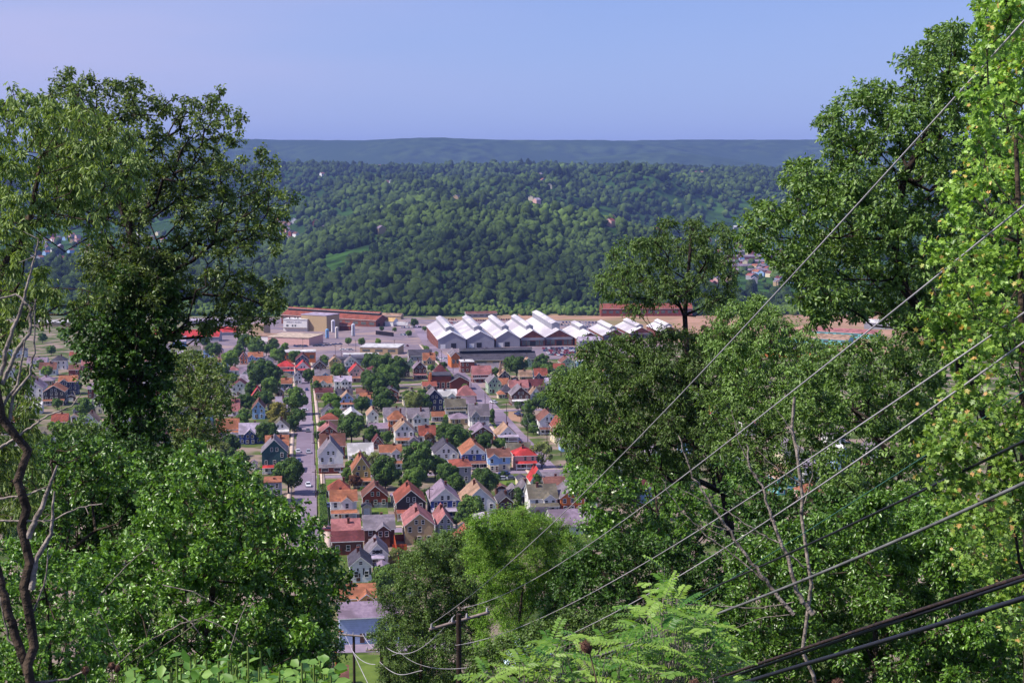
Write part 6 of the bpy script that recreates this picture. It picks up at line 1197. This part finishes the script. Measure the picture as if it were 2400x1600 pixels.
# trees and bushes of the gardens between the houses
HX = np.array([(h[0], h[1], h[2]) for h in HOUSES]); frd = np.random.default_rng(21); placed = []
def on_road(x, y):
    if abs(x - 716) < 9 * K(y) and y > 850: return True
    a = np.array(S2, float); xs_ = np.interp(y, a[::-1, 1], a[::-1, 0])
    if abs(x - xs_) < 11 * K(y) and x < 1420: return True
    return any(abs(y - (yy + (760 - x) * .024)) < 3 + K(y) * .9 for yy in (1117, 1246, 968, 907)) and 480 < x < 1400
for _ in range(9000):
    if len(placed) >= 190: break
    x, y = frd.uniform(20, 2250), frd.uniform(835, 1330); bushy = len(placed) % 2 or 700 < x < 1320; r = (frd.uniform(.8, 1.7) if bushy else frd.uniform(2.6, 4.6)) * K(y)
    if 1420 < x and y > 1230: continue
    if y < 880 and 640 < x < 1380: continue
    yb = y + r * 1.1; d = np.abs(HX[:, 0] - x) / (HX[:, 2] * .5 + r * .8); e = (HX[:, 1] - yb) / K(y)
    if ((d < 1) & (e > -1.5) & (e < 26)).any() and bushy and ((d < 1) & (e > -1.0) & (e < 5)).any(): continue
    if not bushy and ((d < 1) & (e > -6) & (e < 20)).any(): continue
    if on_road(x, yb) or any(abs(x - a) + abs(y - b) * 1.5 < (r + c) * .9 for a, b, c in placed): continue
    placed.append((x, y, r)); tree(x, y, r, ['dark', 'mid', 'mid', 'bright', 'dark', 'pale'][int(frd.integers(0, 6))], int(frd.integers(0, 3)))
for _ in range(4000):
    if len(placed) >= 255: break
    x, y = frd.uniform(0, 640), frd.uniform(850, 1120); r = frd.uniform(2.4, 5.2) * K(y); yb = y + r * 1.1
    d = np.abs(HX[:, 0] - x) / (HX[:, 2] * .5 + r * .7); e = (HX[:, 1] - yb) / K(y)
    if ((d < 1) & (e > -8) & (e < 16)).any() or on_road(x, yb) or any(abs(x - a) + abs(y - b) * 1.5 < (r + c) * .7 for a, b, c in placed): continue
    placed.append((x, y, r)); tree(x, y, r, ['dark', 'mid', 'mid', 'bright', 'dark', 'pale'][int(frd.integers(0, 6))], int(frd.integers(0, 3)))
hg = MB()
for i, (x, y0, y1) in enumerate([(760, 1185, 1232), (756, 1152, 1166)]):
    a, c = G(x, y1), G(x, y0); b = MB(); n = 24
    t = thing('hedge', ['long clipped hedge left of the orange porch house', 'short clipped hedge in the corner lawn'][i], 'hedge', a, YAW); L = float(np.linalg.norm(c - a)); N = 5000; r_ = rng
    p = np.stack([r_.uniform(-1, 1, N), r_.uniform(0, L, N), r_.uniform(0, 2.2, N)], 1); sd = r_.integers(0, 3, N); p[sd == 0, 2] = 2.2; p[sd == 1, 0] = np.sign(p[sd == 1, 0]) * 1.0; p[sd == 2, 1] = np.where(r_.random((sd == 2).sum()) < .5, 0, L); p += r_.normal(0, .07, p.shape)
    v, f = leaf_geo(p, r_.normal(0, 1, (N, 3)), .28, .2, 'quad'); bx = MB(); bx.box(-.93, .93, .05, L - .05, -1, 2.12); link('foliage', meshdata('foliage', v, f, [TT['mid']], rnd=r_.uniform(0, 1, N)), t); bx.build('core', [TT['dark']], t)
# fence segments and the orange board fence
for x0, y0, x1, y1, c, l, hgt in [(935, 1330, 921, 1268, 'rust', 'tall orange board fence running away beside the shrub garden', 2.2), (921, 1292, 954, 1291, 'rust', 'rust-red board fence across the small yard', 2.0), (926, 1268, 950, 1267, 'rust', 'rust-red fence behind the small yard', 2.0)]:
    a, c_ = G(x0, y0), G(x1, y1); L = float(np.linalg.norm(c_ - a)); ang = math.atan2(c_[1] - a[1], c_[0] - a[0]); t = thing('board_fence', l, 'fence', a, ang); b = MB(); b.box(0, L, -.04, .04, -1.2, hgt); b.build('board_panel', [mat('fence_orange', (190, 92, 52), (160, 70, 42), scale=1.5)], t)
    for q in range(int(L / 2.5) + 1): b = MB(); b.box(q * 2.5 - .07, q * 2.5 + .07, -.12, .12, -1.2, hgt + .1); b.build('post', [mat('fence_orange', (190, 92, 52))], t)
# river-side scrub and the wooded hills: nobody could count these trees
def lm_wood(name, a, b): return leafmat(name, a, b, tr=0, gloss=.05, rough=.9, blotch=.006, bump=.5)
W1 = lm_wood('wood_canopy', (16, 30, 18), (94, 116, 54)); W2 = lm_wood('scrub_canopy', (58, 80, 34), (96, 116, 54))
FXY = np.array(FARXY)
def clear_of(X, Y):
    m = np.ones(len(X), bool)
    for a, b, sc in FXY:
        t = (b - Y); lx = np.abs(X - a * Y / b); m &= ~((lx < 7 * sc + 3) & (t > -14) & (t < 34 + 8 * sc))
    return m
def woods(name, xs, ys, R, protoV, protoF, lm, sq=.9, seed=3, jitter=.2):
    kk = clear_of(xs, ys) & (vn(xs, ys, 170, 15) * vn(xs, ys, 60, 16) > .035); xs, ys, R = xs[kk], ys[kk], R[kk]; r = np.random.default_rng(seed); n = len(xs); z = Z(xs, ys); PR = np.stack([lumpy(protoV, 100 + i, .30, 12) for i in range(9)]); k = r.integers(0, 9, n)
    a = r.uniform(0, 6.28, n); c, s = np.cos(a)[:, None], np.sin(a)[:, None]; v = PR[k]; v = v + r.normal(0, .055, v.shape)
    x = v[..., 0] * c - v[..., 1] * s; y = v[..., 0] * s + v[..., 1] * c; cl = vn(xs, ys, 45, 9); R = R * (.62 + .85 * cl); Rz = R * sq * r.uniform(.8, 1.6, n)
    V = np.stack([x * R[:, None] + xs[:, None], y * R[:, None] + ys[:, None], v[..., 2] * Rz[:, None] + (z + Rz * .75)[:, None]], -1).reshape(-1, 3).astype(np.float32)
    f = (protoF[None] + (np.arange(n) * len(protoV))[:, None, None]).reshape(-1, 3); rn = np.repeat(np.clip(.55 * r.beta(1.3, 2.2, n) + .55 * vn(xs, ys, 70, 4) * vn(xs, ys, 260, 6) * 1.6 - .05, 0, 1) * np.interp(ys, [1660, 1800, 2200, 2500, 2900, 3100], [1, .55, .6, 1.1, 1, .85]), len(protoF)) + r.uniform(-.16, .16, n * len(protoF))  # distance factor paints shade into the lower slope's crowns and highlights along its crest
    o = link(name, meshdata(name, V, f, [lm], rnd=np.clip(rn, 0, 1)), None, kind='stuff'); return o
def spread(n, y0, y1, u0, u1, seed, pw=1.0, keep=None):
    r = np.random.default_rng(seed); Y = y0 + (y1 - y0) * r.uniform(0, 1, n) ** pw; X = r.uniform(u0, u1, n) * Y; xi = 1200 + F * X / Y
    m = np.ones(n, bool)
    if keep is not None: m = keep(xi, Y, r)
    return X[m], Y[m]
def k1(xi, Y, r):
    town = ((xi > 1650) & (Y > 1950) & (Y < 4150)) | ((xi < 430) & (Y > 2280) & (Y < 3950)); return ~(town & (r.random(len(xi)) < .94))
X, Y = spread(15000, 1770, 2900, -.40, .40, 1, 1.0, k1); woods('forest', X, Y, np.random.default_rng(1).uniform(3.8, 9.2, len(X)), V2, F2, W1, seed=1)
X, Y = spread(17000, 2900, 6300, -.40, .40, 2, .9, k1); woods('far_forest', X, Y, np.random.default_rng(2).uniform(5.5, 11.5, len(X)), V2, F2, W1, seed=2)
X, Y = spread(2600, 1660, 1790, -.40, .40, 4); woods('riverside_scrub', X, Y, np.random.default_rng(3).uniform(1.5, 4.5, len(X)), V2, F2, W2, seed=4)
# haze
hz = MB(); hz.box(-14000, 14000, -300, 21000, -900, 460); o = hz.build('haze', []); o['kind'] = 'stuff'
hm = bpy.data.materials.new('haze'); hm.use_nodes = True; hn = hm.node_tree; hn.nodes.remove(hn.nodes['Principled BSDF']); pv = hn.nodes.new('ShaderNodeVolumePrincipled')
pv.inputs['Color'].default_value = (.27, .38, .86, 1); pv.inputs['Density'].default_value = 5.0e-5; hn.links.new(pv.outputs[0], hn.nodes['Material Output'].inputs['Volume']); o.data.materials.append(hm)
